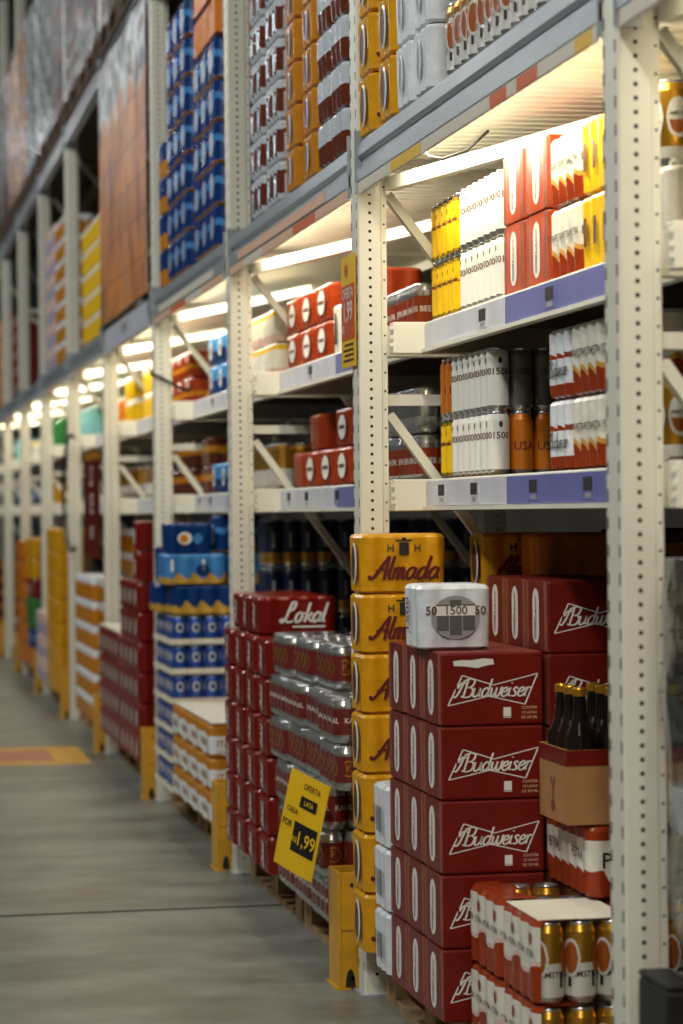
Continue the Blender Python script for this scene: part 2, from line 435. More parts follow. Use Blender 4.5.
# ------------------------------------------------------------------ labels for stacked goods
ORD = ['first', 'second', 'third', 'fourth', 'fifth', 'sixth', 'seventh', 'eighth', 'ninth', 'tenth', 'eleventh', 'twelfth', 'thirteenth']
def layer_words(i, n):
    d = n-1-i
    if n == 1: return ''
    if d == 0: return 'top layer'
    if i == 0 and n > 2: return 'bottom layer'
    if n == 2: return 'lower layer'
    return ORD[d]+' layer down'
SEEN = {}
def stack(p, x0, y0, z0, ny, nz, where, group, look=None, gy=.003, gz=.003, nx=1, gx=.003, jit=.0, skip=()):
    """rows of one kind of pack: ny along the aisle (first = near end), nz layers; returns the height of the top"""
    look = look or p.look
    sx, sy, sz = p.size
    for k in range(nz):
        for j in range(ny):
            for i in range(nx):
                if (i, j, k) in skip: continue
                w = [look]
                if nx > 1: w.append(['front row', 'second row in', 'third row in'][i])
                lw = layer_words(k, nz)
                if lw: w.append(lw)
                if ny > 1: w.append(ORD[j]+' from near end')
                lab = ', '.join(w)+', '+where
                SEEN[lab] = SEEN.get(lab, 0)+1
                p.put(x0+i*(sx+gx)+random.uniform(-jit, jit), y0+j*(sy+gy), z0+k*(sz+gz), lab, group)
    return z0+nz*(sz+gz)

# ------------------------------------------------------------------ layout: aisle along +Y, racks start at X = D
D = 1.335; Y1 = 4.352; W = 2.335; PW = 0.095
def far_edge(i): return Y1+(i-1)*W          # far side of post i
def near_edge(i): return far_edge(i)-PW
ZB, ZT = 2.19, 2.30                          # beam
ZA, ZBB = 1.39, 1.812                        # the two shelves
XR = 1.508                                   # their front edge
RD = 1.02                                    # rack depth
NPOST = 11
def bay_name(k): return 'just past %s post' % ORD[k-1] if k > 0 else 'before first post'

# ---- setting
def floor_material():
    m = bpy.data.materials.new('polished_concrete'); m.use_nodes = True
    nt = m.node_tree; N = nt.nodes; L = nt.links; b = N['Principled BSDF']
    tc = N.new('ShaderNodeTexCoord')
    def noise(scale, vec, det=8, rough=.62):
        mp = N.new('ShaderNodeMapping'); mp.inputs['Scale'].default_value = vec; L.new(tc.outputs['Object'], mp.inputs['Vector'])
        n = N.new('ShaderNodeTexNoise'); n.inputs['Scale'].default_value = scale; n.inputs['Detail'].default_value = det; n.inputs['Roughness'].default_value = rough
        L.new(mp.outputs[0], n.inputs['Vector']); return n
    n1 = noise(2.2, (.8, 1.1, 1)); n2 = noise(5, (.7, 2.2, 1)); n3 = noise(1.3, (1, .5, 1), 4)
    r = N.new('ShaderNodeValToRGB'); E = r.color_ramp.elements
    E[0].position = .30; E[0].color = (*lin((80, 79, 68)), 1); E[1].position = .70; E[1].color = (*lin((148, 149, 139)), 1)
    L.new(n1.outputs['Fac'], r.inputs['Fac'])
    r2 = N.new('ShaderNodeValToRGB'); E = r2.color_ramp.elements
    E[0].position = .35; E[0].color = (.62, .60, .56, 1); E[1].position = .65; E[1].color = (1, 1, 1, 1); L.new(n2.outputs['Fac'], r2.inputs['Fac'])
    mx = N.new('ShaderNodeMixRGB'); mx.blend_type = 'MULTIPLY'; mx.inputs['Fac'].default_value = .45
    L.new(r.outputs['Color'], mx.inputs['Color1']); L.new(r2.outputs['Color'], mx.inputs['Color2'])
    r3 = N.new('ShaderNodeValToRGB'); E = r3.color_ramp.elements
    E[0].position = .50; E[0].color = (0, 0, 0, 1); E[1].position = .72; E[1].color = (1, 1, 1, 1); L.new(n3.outputs['Fac'], r3.inputs['Fac'])
    mx2 = N.new('ShaderNodeMixRGB'); mx2.inputs['Color2'].default_value = (*lin((104, 88, 60)), 1)
    mf = N.new('ShaderNodeMath'); mf.operation = 'MULTIPLY'; mf.inputs[1].default_value = .3; L.new(r3.outputs['Color'], mf.inputs[0]); L.new(mf.outputs[0], mx2.inputs['Fac'])
    L.new(mx.outputs['Color'], mx2.inputs['Color1']); L.new(mx2.outputs['Color'], b.inputs['Base Color'])
    mr = N.new('ShaderNodeMapRange'); mr.inputs['To Min'].default_value = .26; mr.inputs['To Max'].default_value = .55
    L.new(n2.outputs['Fac'], mr.inputs['Value']); L.new(mr.outputs['Result'], b.inputs['Roughness'])
    return m
f = MB(); f.box(-4.5, 4.2, -10, 46, -.1, 0, floor_material()); tag(f.build('floor'), 'grey polished concrete floor', None, kind='structure')
WALLM = mat('grey_wall_paint', (120, 120, 116), .8, noise=.05, nscale=2)
CEILM = mat('dark_roof_sheet', (84, 86, 88), .8, noise=.1, nscale=2)
BACKM = mat('dark_back_panel', (26, 23, 20), .8, noise=.2, nscale=3)
for nm, a in (('wall_left', (-4.6, -4.5, -10, 46, 0, 8)), ('wall_front', (-4.5, 4.2, -10.1, -10, 0, 8)), ('wall_end', (-4.5, 4.2, 46, 46.1, 0, 8))):
    w = MB(); w.box(*a, WALLM); w.build(nm)['kind'] = 'structure'
w = MB(); w.box(4.2, 4.3, -10, 46, 0, 8, BACKM); w.build('wall_right')['kind'] = 'structure'
w = MB(); w.box(-4.5, 4.2, -10, 46, 8, 8.1, CEILM); w.build('ceiling')['kind'] = 'structure'
# expansion joint and painted floor mark
j = MB(); j.box(-4.4, D+.9, 8.19, 8.215, .0002, .0012, mat('dark_joint', (40, 38, 32), .9)); tag(j.build('floor_joint_line'), None, None, kind='structure')
FY = mat('worn_yellow_floor_paint', (196, 150, 50), .6, noise=.15, nscale=7)
FP = mat('worn_pink_floor_paint', (170, 108, 82), .6, noise=.15, nscale=7)
j = MB(); j.box(-3.2, 1.21, 13.12, 14.12, .0003, .0015, FY); j.box(-3.2, 1.03, 13.32, 13.92, .0016, .0024, FP)
tag(j.build('floor_marking'), 'yellow painted floor rectangle with faded red centre', None, kind='structure')

# ---- upright frames
def post_mesh(mb, x0, flip, zt, y0):
    """a perforated post: web, side faces, rolled rear lips"""
    s = -1 if flip else 1
    X = lambda d: x0+s*d
    poly = [(0,.006), (.004,0), (.062,0), (.066,.007), (.080,.007), (.080,.012), (.064,.012), (.060,.005), (.006,.005), (.005,.006),
            (.005,PW-.006), (.006,PW-.005), (.060,PW-.005), (.064,PW-.012), (.080,PW-.012), (.080,PW-.007), (.066,PW-.007), (.062,PW), (.004,PW), (0,PW-.006)]
    # wall thickness is closed by a filled section so that no light leaks through the holes
    poly2 = [(0,.006), (.004,0), (.062,0), (.066,.007), (.080,.007), (.080,PW-.007), (.066,PW-.007), (.062,PW), (.004,PW), (0,PW-.006)]
    q = [(X(a), y0+b) for a, b in poly2]
    if flip: q = q[::-1]
    mb.prism(q, 'z', 0, zt, STEEL)
    n = int((zt-.08)/.025); hx = X(.033)
    d8 = [(math.cos(t*PI/4), math.sin(t*PI/4)) for t in range(8)]
    for k in range(n):
        z = .06+k*.025
        mb.add([(hx+.0046*a, y0-.0005, z+.0046*b) for a, b in d8], [tuple(range(8))], HOLE)
    if not flip:
        for k in range(int((zt-.1)/.05)):
            z = .08+k*.05
            mb.add([(X(.073)+.003*a, y0+.0065, z+.003*b) for a, b in d8], [tuple(range(8))], HOLE)
            for yy in (.014, PW-.014):
                mb.add([(x0-.0005, y0+yy-.004, z-.011), (x0-.0005, y0+yy-.004, z+.011), (x0-.0005, y0+yy+.004, z+.011), (x0-.0005, y0+yy+.004, z-.011)], [(0,3,2,1)], HOLE)
proto_frame = None
for i in range(1, NPOST+1):
    if proto_frame is None:
        root = empty('rack_upright_frame')
        b = MB(); post_mesh(b, 0, False, 6.0, 0); b.build('front_post', root)
        b = MB(); post_mesh(b, RD, True, 6.0, 0); b.build('rear_post', root)
        yc = PW/2
        for z in (.35, 1.607, 2.98, 4.2, 5.4):
            b = MB(); b.bar((.072, yc, z), (RD-.072, yc, z), .036, .030, STEEL); b.build('horizontal_brace', root)
        for z0_, z1_ in ((1.567, .42), (2.165, 1.05), (2.93, 2.33), (4.15, 3.1), (5.35, 4.3)):
            b = MB(); b.bar((.092, yc, z0_), (RD-.074, yc, z1_), .030, .024, STEEL); b.build('diagonal_brace', root)
        b = MB(); b.box(-.012, .09, -.012, PW+.012, 0, .006, BEAM); b.build('foot_plate', root)
        bpy.context.view_layer.update()
        proto_frame = root; KIDS[root.name] = list(root.children); o = root
    else:
        o = copy_tree(proto_frame)
    o.location = (D, near_edge(i), 0)
    tag(o, 'white perforated steel rack upright with braces, %s post counted from the near end' % ORD[i-1], 'rack upright', 'rack upright frames')

# ---- cross rails (beams), decks, shelves, lamps
BOARD = mat('brown_shelf_board', (92, 70, 46), .75, noise=.2, nscale=7)
def beam_rail(k, z0, label, back=False, x=None, y0=None, y1=None):
    ya, yb = far_edge(k)+.001, near_edge(k+1)-.001
    root = empty('cross_rail', (0, ya, z0)); L_ = yb-ya
    x = D-.004 if x is None else x
    h = ZT-ZB
    prof = [(x,0), (x+.050,0), (x+.050,h), (x+.012,h), (x+.012,h-.012), (x+.004,h-.016), (x+.004,h-.040), (x+.016,h-.048), (x+.016,h-.070), (x,h-.078)]
    b = MB(); b.prism(prof[::-1], 'y', 0, L_, BEAM); b.build('rail_profile', root)
    for yy in (0, L_-.004):
        b = MB(); b.box(x-.004, x+.052, yy, yy+.004, -.03, h+.03, BEAM)
        for zz in (0, .03, h+.01):
            b.box(x+.052, x+.058, yy, yy+.004, zz-.008, zz+.012, BEAM)
        b.build('end_connector', root)
    tag(root, label, 'rack crossbar', 'grey rack crossbars', kind='thing')
    return root
TY = mat('yellow_label_card', (224, 176, 24), .5); TO = mat('orange_label_card', (204, 88, 16), .5); TP = mat('pale_label_card', (206, 198, 182), .5)
for k in range(0, 10):
    bn = bay_name(k)
    r = beam_rail(k, ZB, 'grey steel crossbar at the lit ceiling height, '+bn)
    L_ = near_edge(k+1)-far_edge(k)
    segs = {1: [(.05, .16, TY), (.16, .42, TP), (.42, .58, TO), (.60, .66, TP), (.66, .80, TO), (.82, 1.40, TP), (1.46, 1.80, TY), (1.84, 2.15, TP)],
            2: [(.04, .5, TPK), (.52, .9, TO), (.92, 1.5, TPK), (1.5, 1.9, TP), (1.9, 2.2, TPK)], 3: [(.04, .6, TPK), (.62, 1.1, TP), (1.12, 1.6, TO), (1.62, 2.2, TPK)]}.get(k, [(.04, .9, TP), (.92, 1.5, TPK), (1.5, 2.2, TP)])
    hld = MB(); hld.box(D-.002, D+.001, .02, L_-.02, -.034, -.001, TP); ho = hld.build('label_holder', r)
    for a, b_, m in segs:
        s = MB(); s.box(D-.0032, D-.0021, a, min(b_, L_-.03), -.032, -.004, m); s.build('price_card', ho)
    if k in (2, 3, 4):  # second and third bays: beige reflection on the rail painted as a strip
        pl = MB(); a0, a1 = {2: (.35, 2.0), 3: (.3, 2.0), 4: (.10, 2.1)}[k]
        pl.box(D-.0062, D-.0042, a0, a1, .004 if k < 4 else -.02, .034 if k < 4 else .105, (TPK, TP, PALEP)[k-2]); po = pl.build('placard_and_sheen', r)
        if k == 4:
            pl = MB(); pl.flat(text2d('OFERTAS', .055), aisle(D-.0072, 1.1, .045), GREYP); pl.build('placard_lettering', po)
    # deck of ribbed sheet
    ya, yb = far_edge(k)+.004, near_edge(k+1)-.004
    dk = empty('deck_sheet', (D+.055, ya, ZT-.045))
    m_ = MB(); pts = []; n = int((yb-ya)/.066)
    for q in range(n):
        y = q*(yb-ya)/n; p = (yb-ya)/n
        pts += [(y, .026), (y+p*.30, .026), (y+p*.36, -.002), (y+p*.94, -.002)]
    pts.append((yb-ya, .026))
    vs = [(x, y, z) for x in (0, .93) for y, z in pts]; c = len(pts)
    m_.add(vs, [(q, q+1, c+q+1, c+q) for q in range(c-1)], DECK)
    vs = [(x, y, .030) for x in (0, .93) for y in (0, yb-ya)]
    m_.add(vs, [(0, 2, 3, 1)], DECK)
    m_.box(0, .004, 0, yb-ya, .004, .03, DECK); m_.box(.926, .93, 0, yb-ya, .004, .03, DECK)
    m_.build('ribbed_sheet', dk)
    for x in (.74,):
        b = MB(); b.box(x, x+.04, 0, yb-ya, -.036, .003, STEEL); b.build('deck_support_bar', dk)
    b = MB(); b.bar((.030, yb-ya-.012, -.070), (.405, yb-ya-1.52, -.066), .03, .036, STEEL); b.build('deck_brace', dk)
    tag(dk, 'ribbed white steel deck lit from below, '+bn, 'rack deck', 'rack decks')
    # lamp behind the crossbar
    lp = empty('lamp_batten', (D+.075, (ya+yb)/2, ZT-.069))
    b = MB(); b.box(-.020, .020, -.95, .95, .008, .020, STEEL); b.build('lamp_housing', lp)
    b = MB(); b.box(-.014, .014, -.93, .93, -.004, .008, emit('lamp_tube_glow', (255, 236, 196), 6.0) if k == 0 else bpy.data.materials['lamp_tube_glow']); b.build('lamp_tube', lp)
    tag(lp, 'slim lamp batten tucked behind the grey crossbar, '+bn, 'lamp', 'rack lamp battens')
    la = bpy.data.lights.new('rack_lamp', 'AREA'); la.shape = 'RECTANGLE'; la.size = .05; la.size_y = 1.9; la.energy = 15.5; la.color = (1, .89, .68)
    lo = bpy.data.objects.new('rack_lamp', la); C.objects.link(lo); lo.location = (D+.078, (ya+yb)/2, ZT-.077)
    lo.rotation_euler = (0, math.radians(-50), 0)
    # the two shelves
    for z, h_, ln in ((ZA, .078, 'lower shelf'), (ZBB, .078, 'upper shelf')):
        sh = empty('rack_shelf', (XR, ya, z)); LL = yb-ya
        b = MB(); b.box(.014, .80, .046, LL-.046, -.014, -.001, BOARD); b.build('shelf_panel', sh)
        b = MB(); b.box(0, .014, .046, LL-.046, -h_, 0, STEEL, .003); b.box(-.012, .014, .046, LL-.046, -h_-.004, -h_+.006, STEEL); b.build('front_edge', sh)
        for yy in (.001, LL-.045):
            b = MB(); b.box(-.089, .80, yy, yy+.044, -.084, .001, STEEL, .003)
            for zz in (-.06, -.04, -.015): b.box(-.098, -.082, yy-.001, yy+.012, zz-.005, zz+.005, STEEL)
            b.build('side_arm', sh)
        split = LL*.50 if k != 1 else LL*.60
        b = MB(); b.box(-.0035, -.0005, .05, split, -h_+.008, -.006, BLUEP); b.build('price_strip', sh)
        b = MB(); b.box(-.0035, -.0005, split+.004, LL-.05, -h_+.008, -.006, PALEP); b.build('price_strip', sh)
        if k <= 3:
            for q, yy in enumerate((.30, .62, 1.05, 1.60, 1.95) if ln == 'lower shelf' else (.9, 1.5)):
                b = MB(); b.box(-.0048, -.0036, yy, yy+.10, -h_+.014, -.012, BLUEP if yy < split else PALEP)
                b.box(-.0056, -.0049, yy+.02, yy+.085, -.045, -.016, DARK); b.box(-.0056, -.0049, yy+.03, yy+.07, -.060, -.050, GREYP)
                b.build('price_tag', sh)
        tag(sh, 'white steel %s with blue price strip, %s' % (ln, bn), 'rack shelf', 'rack shelves')
# upper crossbars further along the aisle
for k in range(3, 10):
    beam_rail(k, 3.66, 'grey steel crossbar high up under the pallets, '+bay_name(k))
    beam_rail(k, 3.66, 'rear grey steel crossbar high up under the pallets, '+bay_name(k), x=D+RD-.05)

# ---- yellow guards round the foot of the posts
gp = None
for i in range(2, 10):
    if gp is None:
        root = empty('post_guard'); hh = .32
        for nm, a in (('front_plate', (-.032, -.024, -.025, .120)), ('side_plate', (-.024, .050, -.025, -.017)), ('side_plate', (-.024, .050, .112, .120))):
            b = MB(); b.box(*a, .004, hh, GUARD, .0025)
            if nm == 'side_plate' and a[2] < 0:
                for z in (.03, .285): b.add([(.006+.005*math.cos(t*PI/4), -.0255, z+.007*math.sin(t*PI/4)) for t in range(8)], [tuple(range(8))], HOLE)
                b.add([(.0+.014*math.cos(t*PI/8)*1.0, -.0255, .006+.05*math.sin(t*PI/8)) for t in range(9)], [tuple(range(9))], HOLE)
                b.box(-.024, .050, -.0262, -.0249, .158, .163, mat('scuffed_guard', (140, 100, 24), .7))
            b.build(nm, root)
        b = MB(); b.box(-.040, .0, -.030, .125, 0, .0045, GUARD); b.build('floor_flange', root)
        bpy.context.view_layer.update(); KIDS[root.name] = list(root.children); gp = root; o = root
    else: o = copy_tree(gp)
    o.location = (D-.018, far_edge(i)+.042, 0)
    tag(o, 'yellow steel guard at the foot of the %s post' % ORD[i-1], 'post guard', 'yellow post guards')

# ---- pallets
pp = None
def pallet(x0, y0, label, ly=1.05, lx=1.0):
    global pp
    if pp is None:
        root = empty('wooden_pallet')
        b = MB()
        for q in range(7): b.box(0, lx, q*(ly-.10)/6, q*(ly-.10)/6+.10, .121, .143, WOOD)
        b.box(0, .09, 0, ly, .100, .1205, WOOD); b.box(lx/2-.045, lx/2+.045, 0, ly, .100, .1205, WOOD); b.box(lx-.09, lx, 0, ly, .100, .1205, WOOD)
        b.build('deck_boards', root)
        for xx in (0, lx/2-.045, lx-.09):
            for yy in (0, ly/2-.06, ly-.12):
                b = MB(); b.box(xx, xx+.09, yy, yy+.12, .022, .0995, WOOD); b.build('block', root)
        for xx in (0, lx/2-.045, lx-.09):
            b = MB(); b.box(xx, xx+.09, 0, ly, 0, .0215, WOOD); b.build('bottom_board', root)
        bpy.context.view_layer.update(); KIDS[root.name] = list(root.children); pp = root; o = root
    else: o = copy_tree(pp)
    o.location = (x0, y0, 0)
    tag(o, label, 'pallet', 'wooden pallets on the floor')
    return o
for k in range(1, 10):
    for q, yy in enumerate((far_edge(k)+.06, far_edge(k)+1.155)):
        o = pallet(1.385, yy, 'wooden pallet on the floor, %s of two %s' % (('nearer', 'farther')[q], bay_name(k)))
        if k == 1 and q == 0: o.scale.z = .80
PZ = .146

# ------------------------------------------------------------------ kinds of goods
SL = .029; SH = .156       # slim cans
ST = .033; TH = .122       # squat cans
TT = .166                  # tall cans
bud = carton()
budo = carton(BUDRED=mat('lamp_tinted_carton', (182, 66, 20), .34, noise=.1, nscale=9), look='maroon carton tinted lamp-orange')  # maroon cartons with the warm lamp's orange light put into the colour
def alm_prints(L2, W2, h, k=1.0):
    crest = [('n', rect2d(-.013, .013, -.016, .016), 0, h*.75), ('n', text2d('H', .020), -.036, h*.75), ('n', text2d('H', .020), .036, h*.75),
             ('n', rect2d(-.022, .022, -.002, .002), 0, h*.75+.021), ('n', rect2d(-.006, .006, -.001, .006), 0, h*.75+.023)]
    return crest
alm = pack('yellow_can_pack', 'golden yellow pack', 4, 3, SL, SH, [(1, YEL, 0)],
    [('script_lettering', MAROONP, [('n', script2d('Almada', .196, weight=.25), .0, SH*.38), ('n', rect2d(-.018, .075, -.0012, .0012), 0, SH*.26)]),
     ('crest_logo', DARK, alm_prints(0, 0, SH)), ('small_text', MAROONP, [('n', text2d('Puro Malte', .008), .045, SH*.17)])],
    oval=(.036, .056, SH*.5, BROWN))
w15p = [('numeral_lettering', BROWN, [('u', text2d('1500', .030), 0, SH*.5)])]
w15 = pack('white_can_pack', 'white pack with round window', 3, 3, SL, .150, [(1, WFILM, 0)],
    [('window_rim', GREYP, [('n', ellipse2d(.058, .050), 0, .074)])]+[('numeral_lettering', BROWN, [('n', text2d('1500', .020), 0, .089), ('n', text2d('50', .020), -.058, .089), ('n', text2d('50', .020), .058, .089), ('u', text2d('1500', .030), .03, .078)])])
# cans seen through the window of the white pack
b = MB()
for q in (-1, 0, 1): b.box(q*.031-.014, q*.031+.014, -3*SL-.0022, -3*SL-.0016, .034+.010*abs(q), .114-.010*abs(q), ALU)
b.box(-.047, .047, -3*SL-.0026, -3*SL-.0023, .078, .100, WHITE)
o_ = b.build('cans_in_window', w15.root); KIDS[w15.root.name].append(o_)
# text must sit over the window
for o__ in w15.root.children:
    if o__.name.startswith('numeral'): o__.location.y = -.0016
wbar = pack('white_barcode_pack', 'white barcode pack', 4, 3, SL, SH, [(1, WFILM, 0)],
    [('barcode_print', DARK, [('a', rect2d(-.028+q*.0075, -.028+q*.0075+(.0035 if q % 3 else .005), -.045, .020), 0, SH*.52) for q in range(8)]),
     ('lettering', BROWN, [('u', text2d('1500', .018), .05, SH*.5)])])
petra = pack('red_white_can_pack', 'red-cream pack', 3, 4, SL, SH, [(.30, PRED, .010), (.37, mat('gold_swoosh', (206, 150, 60), .4), .010), (1, PWHITE, 0)],
    [('name_lettering', DARK, [('a', text2d('PETRA', .0155), q*2*SL, SH*.58) for q in (-1.5, -.5, .5, 1.5)]+[('n', text2d('PETRA', .020), q*2*SL, SH*.58) for q in (-.7, .7)])])
petral = pack('red_white_can_pack', 'long red and cream pack', 3, 6, SL, SH, [(.36, PRED, .006), (.80, PWHITE, 0), (1, PRED, .004)],
    [('name_lettering', DARK, [('a', text2d('PETRA', .022), q*.100, SH*.58) for q in (-.9, .9)]+[('n', text2d('PETRA', .034), .01, SH*.52)]),
     ('window', PWHITE, [('n', ellipse2d(.064, .060), .01, SH*.48)]), ('lower_window_print', GOLDF, [('n', rect2d(-.036, .052, -.022, -.004), .0, SH*.36)])])
for o__ in petral.root.children:
    if o__.name.startswith('name'): o__.location.y = -.001
weis = pack('white_red_can_pack', 'white script pack', 4, 3, SL, SH, [(.20, PRED, 0), (.56, WFILM, 0), (.62, PRED, .004), (1, WFILM, 0)],
    [('script_lettering', DARK, [('a', script2d('Budweiser', .16, weight=.18), 0, SH*.40), ('n', script2d('Budweiser', .15, weight=.26), 0, SH*.40)])])
def amstel_prints(r, h):
    pr = []
    for ang in (0, PI/2):
        pr += [(WHITE, [(rect2d(-.030, .030, 0, h*.36), ang, h*.09)]), (WHITE, [(ellipse2d(.022, .034), ang, h*.50)]),
               (mat('amber_disc', (164, 84, 20), .4), [([(x, y) for x, y in ellipse2d(.018, .024)[0] if y < .004], [tuple(range(len([1 for x, y in ellipse2d(.018, .024)[0] if y < .004])))], ang, h*.48)])]
    return pr
def fix_prints(pr):
    out = []
    for m, items in pr:
        ii = []
        for it in items:
            if len(it) == 4: ii.append(((it[0], it[1]), it[2], it[3]))
            else: ii.append(it)
        out.append((m, ii))
    return out
def gold_can_prints(r, h):
    hf = [(x, y) for x, y in ellipse2d(.0165, .024)[0] if y <= .001]
    pr = []
    for ang in (0, PI/2):
        pr += [(WHITE, [(ellipse2d(.0225, .036), ang, h*.50)]),
               (mat('amber_disc', (164, 84, 20), .4), [((hf, [tuple(range(len(hf)))]), ang, h*.47)]),
               (DARK, [(text2d('AMSTEL', .0085), ang, h*.56)]), (DARK, [(rect2d(.020, .030, .02, .05), ang, h*.05)])]
    return pr
class Lift:  # the same decals a hair further out, so that print on print does not flicker
    pass
def lifted(prints_, r):
    return prints_
amst = None
def can_with_layers(mb, r, h, layers):
    for lv, (m, vf, ang, z) in enumerate(layers): mb.flat(strips(vf), oncyl(0, 0, r+.0006+.0004*lv, ang, z), m)
def layered_clear(name, look, nx, ny, r, h, bands, layers, **kw):
    """clear_pack whose can carries several layers of print"""
    global CANHOOK
    CANHOOK = layers
    return clear_pack(name, look, nx, ny, r, h, bands, [], **kw)
_old_lid = lid_mesh
CANHOOK = None
def lid_mesh(mb, r, h, cx=0, cy=0, z0=0, n=18):
    global CANHOOK
    _old_lid(mb, r, h, cx, cy, z0, n)
    if CANHOOK:
        can_with_layers(mb, r, h, CANHOOK); CANHOOK = None
AMB = mat('amber_disc', (164, 84, 20), .4)
WLAB = mat('white_can_label', (222, 220, 210), .35, .1)
def gold_layers(h, r, single=False):
    hf = [(x, y) for x, y in ellipse2d(.0185, .027)[0] if y <= .001]; hf = (hf, [tuple(range(len(hf)))])
    L = []
    if single:
        for ang in (0, PI/2): L += [(WLAB, ellipse2d(.0245, .040), ang, h*.56), (AMB, hf, ang, h*.53), (DARK, text2d('AMSTEL', .0075), ang, h*.60)]
        return L
    for ang in (0, PI/2): L += [(DARK, text2d('AMSTEL', .0125), ang-.05, h*.36), (DARK, rect2d(-.004, .004, -.016, .016), ang-.62, h*.30)]
    for ang in (PI*.27,): L += [(WLAB, ellipse2d(.0215, .040), ang, h*.56), (AMB, ellipse2d(.017, .033), ang, h*.56)]
    L += [(AMB, ellipse2d(.017, .033), -PI*.30, h*.56)]
    return L
def printed_side(root, nx, ny, r, h, zc):
    """printed film on the long side and over the top edge, following the row of cans"""
    R = r*1.03+.001; O = outline(nx, ny, R, .006); m = MB()
    xs = min(p[0] for p in O); side = [p for p in O if p[0] < xs+.016]; side.sort(key=lambda p: -p[1])
    side = [(x-.0016, y) for x, y in side]; n = len(side)
    zs = [zc+.004, zc+h*.40, zc+h*.46, zc+h*.95, zc+h+.0062]
    for k, (za, zb_, mm) in enumerate(((zs[0], zs[1], PRED), (zs[1], zs[2], PINKW), (zs[2], zs[3], PWHITE), (zs[3], zs[4], PRED))):
        wa = .012 if k in (1, 2) else 0; wb = .012 if k in (0, 1) else 0
        f = lambda y, w: w*math.sin(y*PI/R*.5+1)
        vs = [(x+(.006 if k == 3 else 0)*0, y, za+f(y, wa)) for x, y in side]+[(x+(.010 if k == 3 else 0), y, zb_+f(y, wb)) for x, y in side]
        m.add(vs, [(t, t+1, n+t+1, n+t) for t in range(n-1)], mm, True)
    vs = [(x+.010, y, zs[4]) for x, y in side]+[(x+.075+.012*math.sin(y*40), y, zs[4]+.0005) for x, y in side]
    m.add(vs, [(t, t+1, n+t+1, n+t) for t in range(n-1)], PRED, True)
    m.build('printed_film', root)
    t = MB()
    for y in (-1.5*2*R, -.5*2*R, .5*2*R, 1.5*2*R):
        t.flat(text2d('PETRA', .0130), aisle(xs-.0030, y, zc+h*.62), DARK)
    t.build('name_lettering', root)
    for y in (-1.5*2*R, .5*2*R):
        t = MB(); t.flat(ellipse2d(.010, .013), aisle(xs-.0026, y, zc+h*.80), PRED); t.build('logo', root)
def reg(p):
    KIDS[p.root.name] = list(p.root.children); return p
AMBANDS = [(.50, WLAB), (1, GOLDM)]
amst = layered_clear('gold_can_pack', 'pack of gold cans', 3, 4, ST, TT, AMBANDS, gold_layers(TT, ST))
printed_side(amst.root, 3, 4, ST, TT, .002); reg(amst)
amst_sheet = layered_clear('gold_can_pack', 'pack of gold cans', 3, 4, ST, TT, AMBANDS, gold_layers(TT, ST), sheet=WCARD)
printed_side(amst_sheet.root, 3, 4, ST, TT, .002); reg(amst_sheet)
amst_up = layered_clear('gold_can_pack', 'pack of gold cans', 3, 4, ST, TT, AMBANDS, gold_layers(TT, ST))
KR = mat('dark_red_can_print', (112, 22, 22), .35)
KL = []
for ang in (0, PI/2):
    KL += [(KR, rect2d(-.044, .044, -.036, .036), ang, TH*.48), (GOLDM, ellipse2d(.023, .023), ang, TH*.50), (KR, ellipse2d(.018, .018), ang, TH*.50), (GOLDM, text2d('K', .022), ang, TH*.50)]
kpack = layered_clear('silver_can_pack', 'clear pack of silver cans with gold K roundel', 3, 4, ST, TH, [(1, ALU)], KL)
KL2 = []
for ang in (0, PI/2):
    KL2 += [(KR, rect2d(-.050, .050, -.036, .036), ang, TH*.48), (WHITE, text2d('LOKAL', .0155), ang, TH*.50)]
lpack = layered_clear('silver_can_pack', 'clear pack of silver cans lettered in white on red', 3, 4, ST, TH, [(1, ALU)], KL2)
lok = pack('red_can_pack', 'dark red pack', 4, 3, ST, TH+.003, [(1, LOKR, 0)],
    [('script_lettering', WHITE, [('n', script2d('Lokal', .170, weight=.24), .02, TH*.52), ('u', script2d('Lokal', .085, weight=.34), .0, TH*.50), ('n', rect2d(-.04, .07, -.003, .003), .02, TH*.2)])])
lok_end = pack('red_can_pack', 'dark red pack', 4, 3, .036, TH+.003, [(1, LOKR, 0)],
    [('script_lettering', WHITE, [('u', script2d('Lokal', .085, weight=.34), .045, TH*.50), ('u', script2d('Lokal', .085, weight=.34), -.045, TH*.50)])])
bluetray = layered_clear('blue_can_pack', 'pack of blue cans', 4, 4, ST, .110, [(.16, GOLDM), (1, BLUEC)],
    [(WHITE, ellipse2d(.017, .020), a, TH*.52) for a in (0, PI/2)]+[(BLUED, ellipse2d(.011, .013), a, TH*.52) for a in (0, PI/2)], tray=WCARD)
bluelight = pack('light_blue_pack', 'light blue pack with gold foot', 4, 4, ST, .128, [(.28, mat('gold_foot', (206, 160, 60), .35), .014), (1, BLUEL, 0)],
    [('white_stripe', WHITE, [('n', rect2d(-.006, .006, -.02, .03), q*.066, .075) for q in (-1.5, .5)]), ('blue_shade', BLUED, [('n', ellipse2d(.030, .026), .03, .06)])])
bluegold = pack('blue_gold_pack', 'deep blue pack with scalloped gold foot', 4, 4, ST, .122, [(.36, mat('gold_foot', (206, 160, 60), .35), .016), (1, BLUED, 0)], d=.008)
bluetop = pack('blue_emblem_pack', 'deep blue pack with round logo', 3, 3, ST, .126, [(1, BLUED, 0)],
    [('logo', WHITE, [('n', ellipse2d(.030, .026), -.02, .062)]), ('logo_centre_print', GOLDF, [('n', ellipse2d(.018, .018), -.024, .060)]), ('logo_side_print', BLUEL, [('n', ellipse2d(.020, .022), .034, .06)])])
for o__ in bluetop.root.children:
    if 'centre' in o__.name: o__.location.y = -.0006
